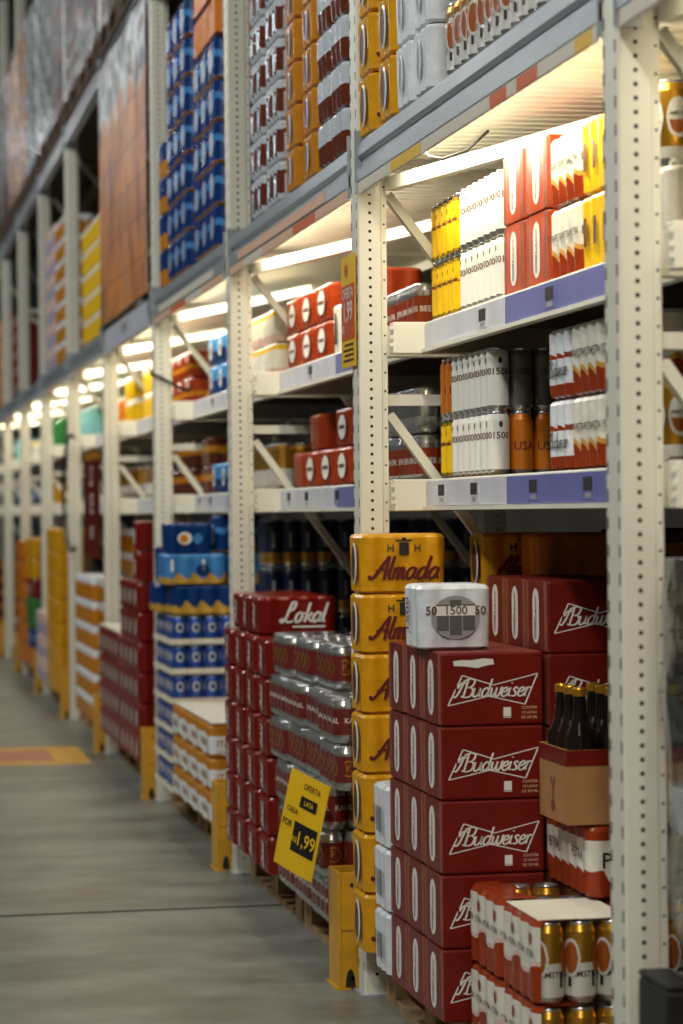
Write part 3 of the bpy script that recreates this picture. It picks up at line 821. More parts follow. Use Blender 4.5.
bluepk = pack('blue_pack', 'blue pack', 3, 3, .033, SH, [(.07, GOLDF, .003), (.55, BLUED, .01), (.72, BLUEL, .012), (1, BLUED, 0)],
    [('panel_print', mat('grey_blue_print', (120, 140, 170), .4), [('a', ellipse2d(.055, .045), 0, SH*.50)]), ('logo_print', GOLDM, [('n', rect2d(.03, .08, -.012, .012), 0, SH*.14)])])
blueband = pack('blue_gold_pack', 'narrow blue-gold pack', 2, 3, .033, SH, [(.45, GOLDF, 0), (1, BLUED, 0)])
navy = layered_clear('navy_can_pack', 'pack of navy cans', 4, 3, ST, .181, [(.30, GOLDM), (1, NAVY)], [(GREYP, rect2d(-.006, .006, -.03, .03), 0, TT*.62)])
itai = pack('gold_white_pack', 'gold-white pack', 3, 4, ST, TH, [(.10, GOLDF, .006), (.66, WFILM, 0), (1, GOLDF, .010)],
    [('lettering', PRED, [('a', text2d('ITAIPAVA', .030), 0, TH*.42), ('n', text2d('ITAIPAVA', .024), 0, TH*.42)]),
     ('panel_print', WHITE, [('a', ellipse2d(.115, .040), 0, TH*.42), ('n', ellipse2d(.08, .036), 0, TH*.42)])])
for o__ in itai.root.children:
    if o__.name.startswith('lettering'): o__.location = (-.001, -.001, 0)
redov = pack('red_oval_pack', 'red oval-logo pack', 3, 4, ST, TH, [(1, PRED, 0)],
    [('oval_logo', WHITE, [('a', ellipse2d(.062, .040), 0, TH*.5), ('n', ellipse2d(.05, .036), 0, TH*.5)]), ('oval_print_text', MAROONP, [('a', rect2d(-.045, .045, -.006, .006), 0, TH*.5), ('n', rect2d(-.035, .035, -.006, .006), 0, TH*.5)])])
for o__ in redov.root.children:
    if o__.name.startswith('oval_print_text'): o__.location = (-.0008, -.0008, 0)
redplain = pack('red_carton_pack', 'plain red pack', 3, 3, ST, TH, [(1, PRED, 0)], [('logo_print', GREYP, [('a', rect2d(-.006, .006, -.035, .02), .03, TH*.5)])])
redsil = layered_clear('red_can_pack', 'pack of red-silver cans', 3, 4, ST, TH, [(.12, ALU), (.72, PRED), (1, ALU)], [(WHITE, text2d('BEER', .016), a, TH*.42) for a in (0, PI/2)])
silv = layered_clear('silver_can_pack', 'pack of silver cans', 3, 4, ST, TH, [(.35, GREYP), (1, ALU)], [])
goldc = layered_clear('amber_can_pack', 'pack of amber cans', 3, 4, ST, TT, [(.45, PWHITE), (1, GOLDM)], [])
whyel = pack('white_yellow_pack', 'white yellow-rimmed pack', 3, 4, ST, TH, [(.24, PINKW, 0), (.78, PWHITE, 0), (.92, YELC, .003), (1, PWHITE, 0)])
redgold = pack('red_gold_pack', 'red gold-banded pack', 3, 4, ST, TH, [(.30, PRED, 0), (.48, GOLDF, 0), (1, PRED, 0)], [('panel_print', PINKW, [('a', rect2d(-.05, .05, -.014, .02), 0, TH*.72)])])
yelw = pack('yellow_white_pack', 'bright yellow pack', 3, 4, ST, TH+.01, [(.74, YELC, .012), (1, PWHITE, 0)])
brown = pack('brown_can_pack', 'dark brown pack', 3, 4, ST, TH, [(.45, BRNF, .004), (.7, GOLDF, 0), (1, BRNF, 0)])
orangew = pack('orange_white_pack', 'film-topped orange pack', 3, 4, ST, TH+.01, [(.66, GOLDF, .01), (1, WFILM, 0)], d=.008)
silbrown = pack('silver_brown_pack', 'silver-brown pack', 3, 4, ST, TH+.006, [(.16, SILV, .006), (.74, BRNF, .006), (1, SILV, 0)],
    [('label_print', SILV, [('a', rect2d(-.022, .022, -.032, .028), q, TH*.46) for q in (-.066, .066)]+[('n', rect2d(-.03, .03, -.032, .028), q, TH*.46) for q in (-.05, .05)])], d=.007)
goldpk = pack('gold_wrap_pack', 'old gold pack', 4, 3, .034, TH+.006, [(1, GOLDF, 0)],
    [('loop_mark', DARK, [('n', ribbon([(.012*math.cos(t*PI/6), .006*math.sin(t*PI/6)) for t in range(12)], .004, True), .06, TH*.55), ('n', rect2d(-.03, .0, -.002, .002), .08, TH*.55)])], oval=(.02, .045, TH*.5, BROWN))
itaw = pack('white_brown_pack', 'white-brown pack', 3, 3, ST, TH+.004, [(.50, BRNF, .005), (1, SILV, 0)],
    [('lettering', MAROONP, [('n', text2d('ITAIPAVA', .026), .03, TH*.74)])], d=.007)
orange = pack('orange_pack', 'orange pack', 3, 3, .033, SH, [(.12, BRNF, .004), (1, ORANGE, 0)])
teal = pack('teal_pack', 'pale teal pack', 3, 4, ST, .20, [(1, TEAL, 0)])
green = pack('green_pack', 'dark green pack', 3, 4, ST, .22, [(1, GREEN, 0)])
lilac = pack('lilac_box_pack', 'lilac pack', 3, 4, ST, .16, [(.5, LILAC, 0), (1, PINKW, 0)])
yelfar = pack('yellow_wrap_pack', 'dull yellow pack', 3, 4, ST, .15, [(1, YEL, 0)])
redfar = pack('maroon_wrap_pack', 'maroon pack', 3, 3, .034, .138, [(1, LOKR, 0)], [('logo_print', WHITE, [('a', ellipse2d(.026, .040), 0, .066)])])
c_w15 = single_can('tall_white_can', 'white slim can', SL, SH, [(1, WHITE)], [('numeral_lettering', BROWN, [(text2d('1500', .017), a, SH*.62) for a in (0, PI/2)]), ('crest_logo', BROWN, [(ellipse2d(.005, .008, 10), a, SH*.80) for a in (0, PI/2)])])
GREYC = mat('grey_can_print', (128, 122, 110), .35, .4); ORC = mat('orange_can_print', (205, 116, 26), .35, .2)
c_gr = single_can('grey_can', 'grey slim can', SL, SH, [(1, GREYC)], [('numeral_lettering', BROWN, [(text2d('1500', .015), 0, SH*.62)])])
c_or = single_can('orange_can', 'orange slim can', SL, SH, [(1, ORC)], [('lettering', MAROONP, [(text2d('USA', .022), 0, SH*.45)])])
c_ye = single_can('yellow_can', 'lemon yellow can', SL, SH, [(.04, DARK), (.93, YELC), (1, DARK)], [('script_lettering', MAROONP, [(script2d('Almada', .045, weight=.3), a, SH*.58) for a in (0, PI/2)]), ('crest_logo', DARK, [(rect2d(-.004, .004, -.006, .006), a, SH*.74) for a in (0, PI/2)])])
c_am = layered = None
root = empty('gold_can'); b = MB(); can_mesh(b, ST, TT, [(.22, WLAB), (1, GOLDM)], n=24); b.build('can_body', root)
b = MB(); _old_lid(b, ST, TT, n=24); b.build('lid', root)
b = MB(); can_with_layers(b, ST, TT, gold_layers(TT, ST, True)); b.build('printed_label', root)
c_am = Proto(root, (2*ST, 2*ST, TT), 'gold can with round label', 'drink can')

# ------------------------------------------------------------------ FIRST BAY (past first post), on the floor
G = 'past first post'
XF = 1.296
stack(bud, XF, 5.505, PZ, 3, 5, 'front carton stack', 'maroon cartons on the floor', gy=.002, gz=.002)
tp = MB(); zz_ = PZ+4*(BH+.002)
tp.add([(XF+x, 5.505-.0012, zz_+z_) for x, z_ in ((.030,.136), (.060,.134), (.085,.130), (.108,.136), (.124,.138), (.122,.150), (.100,.152), (.070,.148), (.050,.149), (.029,.147))], [tuple(range(10))], WHITE)
top_front = [o for o in bpy.data.objects if o.get('label') == 'maroon beer carton, top layer, first from near end, front carton stack'][0]
to_ = tp.build('torn_tape'); to_.parent = top_front; bpy.context.view_layer.update(); to_.matrix_parent_inverse = top_front.matrix_world.inverted()
tag(to_, 'torn white tape', None)
stack(bud, XF+BW+.012, 5.508, PZ, 3, 6, 'taller carton stack behind', 'maroon cartons on the floor', gy=.002, gz=.0002)
stack(wbar, 1.287, 6.075, PZ, 1, 3, 'beside the maroon cartons', 'white packs on the floor')
stack(alm, 1.297, 6.408, PZ, 1, 7, 'front yellow stack', 'yellow packs on the floor', gz=.0015)
stack(alm, 1.600, 6.30, PZ, 1, 7, 'inner yellow stack', 'yellow packs on the floor', gz=.0015)
stack(orange, 1.66+.03, 6.085, PZ, 1, 7, 'dim stack behind the yellow packs', 'orange packs on the floor', gz=.0015)
stack(brown, 1.91, 6.05, PZ, 1, 9, 'dim stack deep in the first bay', 'brown packs on the floor', gz=.0015)
w15.put(1.268, 5.60, PZ+5*(BH+.002), 'white pack with round window and numerals on top of the maroon cartons', None)
GA = 'low can stack'
PL = .117
stack(amst, 1.347, 4.918, PL, 2, 1, 'bottom of the '+GA, 'gold can packs on the floor', look='pack of gold cans')
stack(amst, 1.347+.216, 4.918, PL, 2, 1, 'inner bottom of the '+GA, 'gold can packs on the floor', look='pack of gold cans')
zt = PL+amst.size[2]+.003
amst_sheet.put(1.347, 4.918, zt, 'clear pack of gold cans with white paper sheet on top, low stack', 'gold can packs on the floor')
amst.put(1.347, 4.918+.291, zt, 'clear pack of gold cans behind the paper-topped one, low stack', 'gold can packs on the floor')
stack(amst, 1.347+.216, 4.918, zt, 2, 1, 'inner top of the '+GA, 'gold can packs on the floor', look='pack of gold cans')
zt2 = zt+amst.size[2]+.006
petral.put(1.528, 5.135, zt2, 'long red and cream pack lying under the box of bottles', None)
# box of bottles
zb = zt2+SH+.003
cr = empty('bottle_box', (1.486, 5.145, zb)); w_, l_, h_ = .30, .22, .160
b = MB()
for a in ((0, w_, 0, .004), (0, w_, l_-.004, l_), (0, .004, .004, l_-.004), (w_-.004, w_, .004, l_-.004)): b.box(*a, 0, h_, CARD)
b.box(.004, w_-.004, .004, l_-.004, 0, .004, CARD); b.build('box_walls', cr)
b = MB(); b.box(-.0012, w_+.001, -.0012, -.0002, h_-.034, h_, BUDRED); b.box(-.0012, -.0002, 0, l_, h_-.034, h_, BUDRED); b.build('printed_top_band', cr)
b = MB(); b.flat(text2d('Y', .05), aisle(-.0012, l_/2, h_*.42), BUDEDGE); b.flat(ellipse2d(.016, .012), aisle(-.0012, l_/2, h_*.20), BUDEDGE); b.build('side_mark', cr)
tag(cr, 'open brown cardboard box holding dark bottles, beside the first post', 'box')
bp_ = empty('beer_bottle')
b = MB(); b.lathe([(0, .004, GLASS), (.030, 0, GLASS), (.033, .006, GLASS), (.033, .165, GLASS), (.030, .185, GLASS), (.018, .212, GLASS), (.0145, .235, GLASS), (.0135, .272, GLASS), (.0145, .274, GLASS)], 0, 0, 0, 20); b.build('bottle_glass', bp_)
b = MB(); b.lathe([(.0155, .268, GOLDM), (.0155, .283, GOLDM), (.012, .286, GOLDM), (0, .286, GOLDM)], 0, 0, 0, 16); b.build('crown_cap', bp_)
b = MB(); b.flat(strips(rect2d(-.04, .04, -.03, .03)), oncyl(0, 0, .0335, 0, .09), BROWN); b.build('paper_label', bp_)
bot = Proto(bp_, (.066, .066, .286), 'dark bottle', 'bottle')
for a in range(4):
    for c_ in range(3):
        bot.put(1.486+.008+a*.0715, 5.145+.008+c_*.0685, zb+.005, 'dark gold-capped bottle in the cardboard box, row %s, %s from the aisle' % (('first viewer', 'in the middle', 'at the back')[c_], ORD[a]), 'bottles in the cardboard box')

# ---- lower shelf, first bay
S1 = 'lower shelf past first post'
X0 = 1.527
SZ = ZA+.002
stack(c_w15, X0, 5.940, SZ, 7, 2, S1, 'white cans on the lower shelf', gy=.002, gz=.001)
stack(c_gr, X0+.060, 5.940, SZ+SH+.001, 2, 1, 'second row, '+S1, 'grey cans on the lower shelf', gy=.002)
stack(c_gr, X0+.120, 5.940, SZ+SH+.001, 2, 1, 'third row, '+S1, 'grey cans on the lower shelf', gy=.002)
stack(c_or, X0+.060, 5.940, SZ, 2, 1, 'second row, '+S1, 'orange cans on the lower shelf', gy=.002)
stack(c_or, X0+.120, 5.940, SZ, 2, 1, 'third row, '+S1, 'orange cans on the lower shelf', gy=.002)
stack(c_ye, X0, 6.364, SZ, 2, 1, 'under an orange can, '+S1, 'yellow cans on the lower shelf', gy=.002)
stack(c_or, X0, 6.364, SZ+SH+.001, 2, 1, 'on a yellow can, '+S1, 'orange cans on the lower shelf', gy=.002)
stack(weis, X0, 5.246, SZ, 1, 2, S1, 'white script packs on the lower shelf')
stack(petra, X0, 5.006, SZ, 1, 2, 'nearer, '+S1, 'red and cream packs on the lower shelf')
stack(petra, X0, 4.765, SZ, 1, 2, 'beside the first post, '+S1, 'red and cream packs on the lower shelf')
# ---- upper shelf, first bay
S2 = 'upper shelf past first post'
SZ2 = ZBB+.002
stack(c_ye, X0, 6.272, SZ2, 5, 2, S2, 'yellow cans on the upper shelf', gy=.002, gz=.001)
stack(c_w15, X0, 5.832, SZ2, 7, 2, S2, 'white cans on the upper shelf', gy=.002, gz=.001)
stack(budo, 1.530, 5.405, SZ2, 2, 2, S2, 'lamp-tinted cartons on the upper shelf', gy=.018, gz=.002)
stack(petra, X0, 5.160, SZ2, 1, 2, 'nearer, '+S2, 'red and cream packs on the upper shelf')
yc_ = pack('yellow_script_pack', 'bright yellow pack', 3, 4, SL, SH, [(1, YELC, 0)], [('white_end_label', WHITE, [('n', rect2d(-.05, .05, -.03, .03), .02, SH*.35)]), ('dark_print', BROWN, [('a', rect2d(-.010, .010, -.030, .030), q, SH*.5) for q in (-.07, 0, .07)])])
stack(yc_, X0, 4.920, SZ2, 1, 2, 'beside the first post, '+S2, 'yellow packs on the upper shelf')

# ---- deck above, first bay
U = 'deck past first post'
ZD = ZT+.004
stack(alm, 1.334, 6.408, ZD, 1, 3, 'farther stack '+U, 'gold packs deck')
stack(alm, 1.334, 6.146, ZD, 1, 3, 'nearer stack '+U, 'gold packs deck')
wd_ = pack('white_can_pack', 'white numeral pack', 4, 3, SL, SH, [(1, WFILM, 0)], [('numeral_lettering', BROWN, [('n', text2d('1500', .045), .0, SH*.5)])], oval=(.020, .05, SH*.5, GREYP))
stack(wd_, 1.336, 5.945, ZD, 1, 3, 'farther stack '+U, 'white packs deck')
stack(wd_, 1.336, 5.745, ZD, 1, 2, 'nearer stack '+U, 'white packs deck')
stack(amst_up, 1.342, 5.365, ZD, 1, 2, 'third '+U, 'gold can packs deck')
stack(amst_up, 1.342, 5.080, ZD, 1, 2, 'middle '+U, 'gold can packs deck')
stack(amst_up, 1.342, 4.795, ZD, 1, 2, 'first '+U, 'gold can packs deck')
stack(goldc, 1.342, 4.51, ZD, 1, 2, 'above the first post, '+U, 'amber packs deck')

# ------------------------------------------------------------------ BAY IN FRONT OF THE FIRST POST (right edge of the photo)
Q = 'just past first post'
pw = pack('ribbed_white_pack', 'ribbed white pack', 6, 4, .022, .150, [(1, PWHITE, 0)], d=.012)
stack(pw, X0, 4.565, SZ2, 1, 1, 'upper shelf '+Q, None)
stack(c_am, X0+.004, 4.60, SZ2+.153, 1, 1, 'on the ribbed white pack', None)
stack(c_am, X0+.076, 4.61, SZ2+.153, 1, 1, 'second one in on the ribbed white pack', None)
stack(c_am, X0+.002, 4.60, SZ, 1, 1, 'lower shelf '+Q, None)
stack(c_am, X0+.072, 4.61, SZ, 1, 1, 'second one in, lower shelf '+Q, None)
# film-wrapped load on the floor
wl = empty('wrapped_load', (1.376, 3.35, 0)); STF = clear_film('stretch_film', .10, .75)
b = MB()
rw = random.Random(3); FILMS = film('silver_stretch_film', (150, 158, 166), .1)
lx_, ly_ = .8, .84; n = 16
cols = []
for k in range(15):
    z = .12+k*.0785
    ring = []
    per = [(0, ly_*t/n) for t in range(n)]
    for x, y in [(0, ly_*(1-t/n)) for t in range(n)]+[(lx_*t/n, 0) for t in range(n)]+[(lx_, ly_*t/n) for t in range(n)]+[(lx_*(1-t/n), ly_) for t in range(n)]:
        ring.append((x+rw.uniform(.0, .022)+(.046 if z < .56 and x < .1 else 0), y+rw.uniform(-.008, .008), z))
    cols.append(ring)
m_n = len(cols[0])
for k in range(14):
    b.add(cols[k]+cols[k+1], [(t, (t+1) % m_n, m_n+(t+1) % m_n, m_n+t) for t in range(m_n)], FILMS if k == 8 else STF, True)
b.add(cols[-1], [tuple(range(m_n))], SILV); b.build('stretch_film', wl)
b = MB()
for k in range(6): b.box(.07, lx_-.03, .03, ly_-.03, .14+k*.18, .14+k*.18+.165, GOLDF if k % 2 else BLACKP, .01)
b.build('wrapped_packs', wl)
b = MB(); b.box(.05, lx_, 0, ly_, 0, .12, BLACKP, .004); b.build('plastic_base', wl)
tag(wl, 'tall load wrapped in silvery stretch film before the first post', 'wrapped load')
bx = empty('black_crate', (1.338, 4.04, -.012))
b = MB(); b.box(0, .055, 0, .16, .012, .50, BLACKP, .006); b.build('crate_body', bx)
b = MB(); b.box(.0, .055, .0, .16, .501, .512, BLACKP, .004); b.build('crate_rim', bx)
b = MB(); b.box(.012, .042, -.002, -.0005, .28, .44, GREYP); b.build('paper_label', bx)
tag(bx, 'black plastic crate on the floor at the foot of the first post', 'crate')

# ------------------------------------------------------------------ SECOND BAY
XS = 1.280
g2 = 'floor stack before the third post'
zt = stack(lok, XS+.0, 7.86, PZ, 4, 6, 'red floor stack', 'dark red packs on the floor', gy=.052, gz=.001)
stack(lok, XS+.02, 8.12, zt+.002, 3, 1, 'on top of red stack', 'dark red packs on the floor', gy=.004, look='loose dark red pack')
z = PZ; rk = random.Random(5)
for k in range(6):
    p_ = kpack if k in (5, 3, 1) else lpack
    for i_ in range(2):
        for j_ in range(4):
            if (k == 5 or k < 3) and j_ == 3: continue
            dx = rk.uniform(0, .022) if k < 5 else .045-.016*j_
            yy = 6.94+j_*.298 if k == 5 else 6.70+j_*.287 if k > 2 else 6.905+j_*.300
            lab = 'pack of silver cans, %s layer up, %s from near end, %s' % (ORD[k], ORD[j_], ('sign stack' if i_ == 0 else 'inner row of sign stack'))
            SEEN[lab] = SEEN.get(lab, 0)+1
            p_.put(1.272+dx+i_*.240, yy, z, lab, 'silver can packs on the floor')
    z += p_.size[2]+.002
# dim navy cans seen at the back
for i_ in range(3):
    stack(navy, 1.56+i_*.285, 9.62, PZ, 1, 6, '%s column in, dim stack past third post' % ORD[i_], 'navy can packs', gz=.0015)
S3 = 'lower shelf past second post'; S4 = 'upper shelf past second post'
stack(redsil, X0, 6.76, SZ, 2, 1, 'front, '+S3, 'red and silver packs', gy=.01)
stack(silv, X0, 6.76, SZ+redsil.size[2]+.003, 2, 1, 'upper layer, '+S3, 'plain silver packs', gy=.01)
stack(redov, X0, 7.70, SZ, 3, 1, 'front, '+S3, 'red packs on the lower shelf', gy=.02)
stack(redplain, X0+.02, 8.50, SZ+.0, 1, 1, 'farther, '+S3, 'red packs on the lower shelf') if False else None
stack(redplain, X0+.01, 8.28, SZ+TH+.003, 1, 1, 'upper layer, '+S3, 'red packs on the lower shelf')
stack(redov, X0+.01, 7.74, SZ+TH+.003, 1, 1, 'upper layer, nearer, '+S3, 'red packs on the lower shelf')
stack(redplain, X0, 8.56, SZ, 1, 1, 'far corner, '+S3, 'red packs on the lower shelf')
stack(redsil, X0, 6.76, SZ2, 2, 1, 'front, '+S4, 'red and silver packs', gy=.01)
stack(redov, X0, 8.03, SZ2, 3, 2, S4, 'red packs on the upper shelf', gy=.02)
wbk = pack('white_black_pack', 'white pack with black barcode', 3, 3, ST, .160, [(1, PWHITE, 0)], [('barcode_print', DARK, [('a', rect2d(-.02, .014, -.05, .05), .03, .08)]), ('red_disc', PRED, [('n', ellipse2d(.03, .03), .03, .10)])])
stack(wbk, X0, 7.78, SZ2, 1, 1, S4, None)
stack(redplain, X0+.01, 7.54, SZ2, 1, 2, S4, 'red packs on the upper shelf')
U2 = 'deck past second post'
stack(itaw, 1.336, 6.79, ZD, 2, 7, U2, 'white and brown packs deck', gy=.012)
stack(goldpk, 1.336, 7.24, ZD, 2, 7, U2, 'old gold packs deck', gy=.10)
stack(silbrown, 1.338, 7.87, ZD, 2, 7, U2, 'silver wrapped packs deck', gy=.06)

# ------------------------------------------------------------------ THIRD BAY
g3 = 'floor stack before the fourth post'
zt = stack(bluetray, XS, 10.33, PZ, 2, 6, 'blue floor stack', 'blue can packs on the floor', gy=.02, gz=.002)
stack(bluetray, XS+.285, 10.33, PZ, 1, 6, 'second row in, blue floor stack', 'blue can packs on the floor', gz=.002)
bluegold.put(XS+.01, 10.33, zt, 'deep blue pack with scalloped gold foot, near one on the blue stack', 'blue gold-footed packs')
bluegold.put(1.255, 10.62, zt, 'deep blue pack with scalloped gold foot, far one overhanging the aisle', 'blue gold-footed packs')
bluegold.put(XS+.28, 10.33, zt, 'deep blue pack with scalloped gold foot, inner one by third post', 'blue gold-footed packs')
z2 = zt+.122+.003
bluelight.put(1.258, 10.33, z2, 'light blue pack with gold foot, front one of its layer', 'light blue packs')
bluelight.put(1.528, 10.33, z2, 'light blue pack with gold foot, inner one of its layer', 'light blue packs')
bb1 = pack('blue_gold_pack', 'slim deep blue pack', 1, 3, .033, SH, [(1, BLUED, 0)])
bb1.put(1.275, 10.64, z2, 'slim deep blue pack standing behind the light blue packs', None)
bluetop.put(1.268, 10.34, z2+.131, 'deep blue pack with round logo topping the blue stack', None)
stack(bluepk, 1.480, 10.36, z2+.131, 1, 1, 'standing beside the topmost round-logo pack', None, look='tall blue pack')
zi = stack(itai, 1.282, 9.20, PZ, 4, 3, 'low floor stack past third post', 'gold and white packs on the floor', gy=.02, gz=.003)
b = MB(); b.box(1.29, 1.55, 9.20, 10.28, zi+.001, zi+.006, WCARD); tag(b.build('cardboard_sheet'), 'white cardboard sheet lying on the gold and white packs', 'cardboard sheet')
S5 = 'lower shelf past third post'; S6 = 'upper shelf past third post'
stack(whyel, X0, 9.12, SZ2, 4, 2, 'near part, '+S6, 'white and yellow packs', gy=.012)
stack(goldc, X0, 9.12, SZ, 3, 1, 'near part, '+S5, 'amber packs', gy=.02)
stack(brown, X0+.215, 9.12, SZ, 2, 2, 'inner, '+S5, 'brown packs', gy=.02)
bluefat = pack('blue_pack', 'blue pack', 3, 4, ST, TH+.004, [(.5, BLUED, 0), (1, BLUEL, .006)], [('panel_print', WHITE, [('a', ellipse2d(.04, .04), .03, TH*.55), ('n', ellipse2d(.05, .04), 0, TH*.55)]), ('dark_emblem_print', DARK, [('a', ellipse2d(.02, .02), .03, TH*.55), ('n', ellipse2d(.03, .02), 0, TH*.55)])])
for o__ in bluefat.root.children:
    if o__.name.startswith('dark_emblem_print'): o__.location = (-.0008, -.0008, 0)
stack(bluefat, X0, 10.34, SZ2, 2, 2, 'far part, '+S6, 'blue packs on the upper shelf', gy=.02)
stack(bluefat, X0, 10.28, SZ, 2, 1, 'far part, '+S5, 'blue packs on the lower shelf', gy=.02)
stack(brown, X0, 10.88, SZ, 1, 2, 'far corner, '+S5, 'brown packs')
U3 = 'deck past third post'
stack(bluepk, 1.336, 9.27, ZD, 3, 5, 'nearer stack '+U3, 'blue packs deck', gy=.012, gz=.002)
stack(orange, 1.340, 9.27, ZD+5*(SH+.002), 3, 2, 'on blue packs past third post', 'orange packs deck', gy=.012)
stack(bluepk, 1.336, 10.10, ZD, 3, 7, 'middle stack '+U3, 'blue packs deck', gy=.03, gz=.002)
stack(blueband, 1.336, 10.86, ZD, 1, 4, 'far stack '+U3, 'narrow blue packs deck')

# ------------------------------------------------------------------ FOURTH BAY and beyond
stack(redfar, XS, 11.54, PZ, 4, 6, 'tall maroon stack', 'maroon packs on the floor', gy=.006)
stack(redfar, XS, 11.54, PZ+6*.1412, 1, 2, 'on the tall maroon stack', 'maroon packs on the floor', gy=.006)
zr = stack(redfar, XS, 12.42, PZ, 5, 4, 'lower maroon stack', 'maroon packs on the floor', gy=.006)
b = MB(); b.box(1.29, 1.47, 12.46, 13.52, zr+.001, zr+.007, WCARD); tag(b.build('cardboard_sheet'), 'white cardboard sheet lying on the lower maroon stack', 'cardboard sheet')
S7 = 'lower shelf past fourth post'; S8 = 'upper shelf past fourth post'
stack(redgold, X0, 11.45, SZ2, 4, 2, 'near part, '+S8, 'red and gold packs', gy=.012)
stack(yelw, X0, 12.62, SZ2, 3, 2, 'far part, '+S8, 'yellow packs on the upper shelf', gy=.012)
stack(brown, X0, 11.45, SZ, 4, 2, 'near part, '+S7, 'brown packs', gy=.012)
stack(goldc, X0, 12.60, SZ, 3, 1, 'far part, '+S7, 'amber packs', gy=.012)
stack(orangew, 1.285, 13.88, PZ, 4, 6, 'front row past fifth post', 'orange packs on the floor', gy=.02)
stack(orangew, 1.500, 13.76, PZ, 4, 8, 'inner row past fifth post', 'orange packs on the floor', gy=.02)
stack(orangew, 1.720, 13.76, PZ, 1, 8, 'innermost row past fifth post', 'orange packs on the floor', gy=.02)
S9 = 'lower shelf past fifth post'; S10 = 'upper shelf past fifth post'
stack(yelw, X0, 13.78, SZ2, 2, 2, 'near part, '+S10, 'yellow packs on the upper shelf', gy=.012)
stack(orange, X0, 14.45, SZ2, 3, 1, 'far part, '+S10, 'orange packs on the upper shelf', gy=.05)
stack(goldc, X0, 13.78, SZ, 4, 1, S9, 'amber packs', gy=.03)
stack(yelfar, 1.270, 16.22, PZ, 3, 7, 'floor stack past sixth post', 'dull yellow packs on the floor', gy=.02)
stack(teal, X0, 16.15, SZ2, 4, 1, 'upper shelf past sixth post', 'teal packs', gy=.05)
stack(silv, X0, 16.15, SZ, 4, 1, 'lower shelf past sixth post', 'plain silver packs', gy=.05)
stack(lilac, 1.270, 17.22, PZ, 3, 3, 'floor stack before seventh post', 'lilac packs on the floor', gy=.02)
stack(green, X0, 18.45, SZ2, 4, 1, 'upper shelf past seventh post', 'green packs', gy=.05)
stack(yelfar, X0, 18.45, SZ, 4, 1, 'lower shelf past seventh post', 'dull yellow packs', gy=.05)
zq = PZ
for p_, nm in ((orange, 'bottom'), (bluepk, 'second'), (green, 'third'), (redfar, 'fourth'), (yelfar, 'fifth'), (yelfar, 'top')):
    stack(p_, 1.285, 18.56, zq, 3, 1, nm+' level of mixed stack past seventh post', 'mixed packs on the floor', gy=.02); zq += p_.size[2]+.003
stack(orange, 1.285, 19.62, PZ, 4, 6, 'tall floor stack before eighth post', 'orange packs on the floor', gy=.02)
stack(whyel, X0, 20.80, SZ2, 4, 1, 'upper shelf past eighth post', 'white and yellow packs', gy=.05)
stack(bluefat, X0, 20.80, SZ, 4, 1, 'lower shelf past eighth post', 'blue packs', gy=.05)
stack(brown, 1.30, 23.22, PZ, 4, 6, 'floor stack past ninth post', 'brown packs on the floor', gy=.02)
stack(teal, X0, 23.12, SZ2, 4, 1, 'upper shelf past ninth post', 'teal packs', gy=.05)
stack(bluefat, X0, 23.12, SZ, 4, 1, 'lower shelf past ninth post', 'blue packs', gy=.05)
# deck further along
stack(yelw, 1.338, 13.78, ZD, 4, 5, 'deck past fifth post', 'yellow packs deck', gy=.02)
stack(lilac, 1.338, 16.95, ZD, 3, 6, 'deck past sixth post', 'lilac packs deck', gy=.02)
stack(orangew, 1.338, 16.10, ZD, 3, 7, 'deck just past sixth post', 'orange packs deck', gy=.01)
stack(redfar, 1.338, 20.80, ZD, 4, 5, 'deck past eighth post', 'maroon packs deck', gy=.02)
stack(orange, 1.338, 23.12, ZD, 4, 5, 'deck past ninth post', 'orange packs deck', gy=.02)
# film-wrapped pallet loads on the upper crossbars
DGREY = film('dark_grey_film', (62, 64, 66), .2)
THIN = clear_film('thin_stretch_film', .02, .12)
for k in range(4, 10):
    for q, yy in enumerate((far_edge(k)+.06, far_edge(k)+1.155)):
        z0 = 3.66+(ZT-ZB)+.002
        ld = empty('wrapped_pallet_load', (D-.015, yy, z0)); rw = random.Random(k*7+q)
        b = MB()
        for s_ in range(7): b.box(0, 1.0, s_*.158, s_*.158+.10, .121, .143, OLDWOOD)
        for xx in (0, .455, .91): b.box(xx, xx+.09, 0, 1.05, 0, .022, OLDWOOD)
        for xx in (0, .455, .91):
            for y_ in (0, .465, .93): b.box(xx, xx+.09, y_, y_+.12, .022, .121, OLDWOOD)
        b.build('wooden_pallet', ld)
        b = MB()
        cm = [(BRNF, DGREY), (DGREY, SILV), (BRNF, GOLDF), (DGREY, BRNF), (GOLDF, DGREY), (DGREY, BRNF)][(k+q) % 6]
        for s_ in range(9):
            zz = .146+s_*.135
            for y_ in range(4): b.box(.01, .98, .012+y_*.258, .012+y_*.258+.25, zz, zz+.128, cm[(s_+y_) % 2], .012)
        b.build('stacked_packs', ld)
        b = MB(); R = []
        for s_ in range(14):
            zz = .10+s_*(1.27/13); ring = []
            for x, y in [(0, 1.05*(1-t/14)) for t in range(14)]+[(1.0*t/6, 0) for t in range(6)]+[(1.0, 1.05*t/6) for t in range(6)]+[(1.0*(1-t/6), 1.05) for t in range(6)]:
                ring.append((x+rw.uniform(-.014, .002) if x < .5 else x, y, zz))
            R.append(ring)
        mn = len(R[0])
        for s_ in range(13):
            b.add(R[s_]+R[s_+1], [(t, (t+1) % mn, mn+(t+1) % mn, mn+t) for t in range(mn)], THIN, True)
        b.build('stretch_film', ld)
        tag(ld, 'film-wrapped pallet load on the high crossbars, %s one %s' % (('nearer', 'farther')[q], bay_name(k)), 'pallet load', 'high pallet loads')

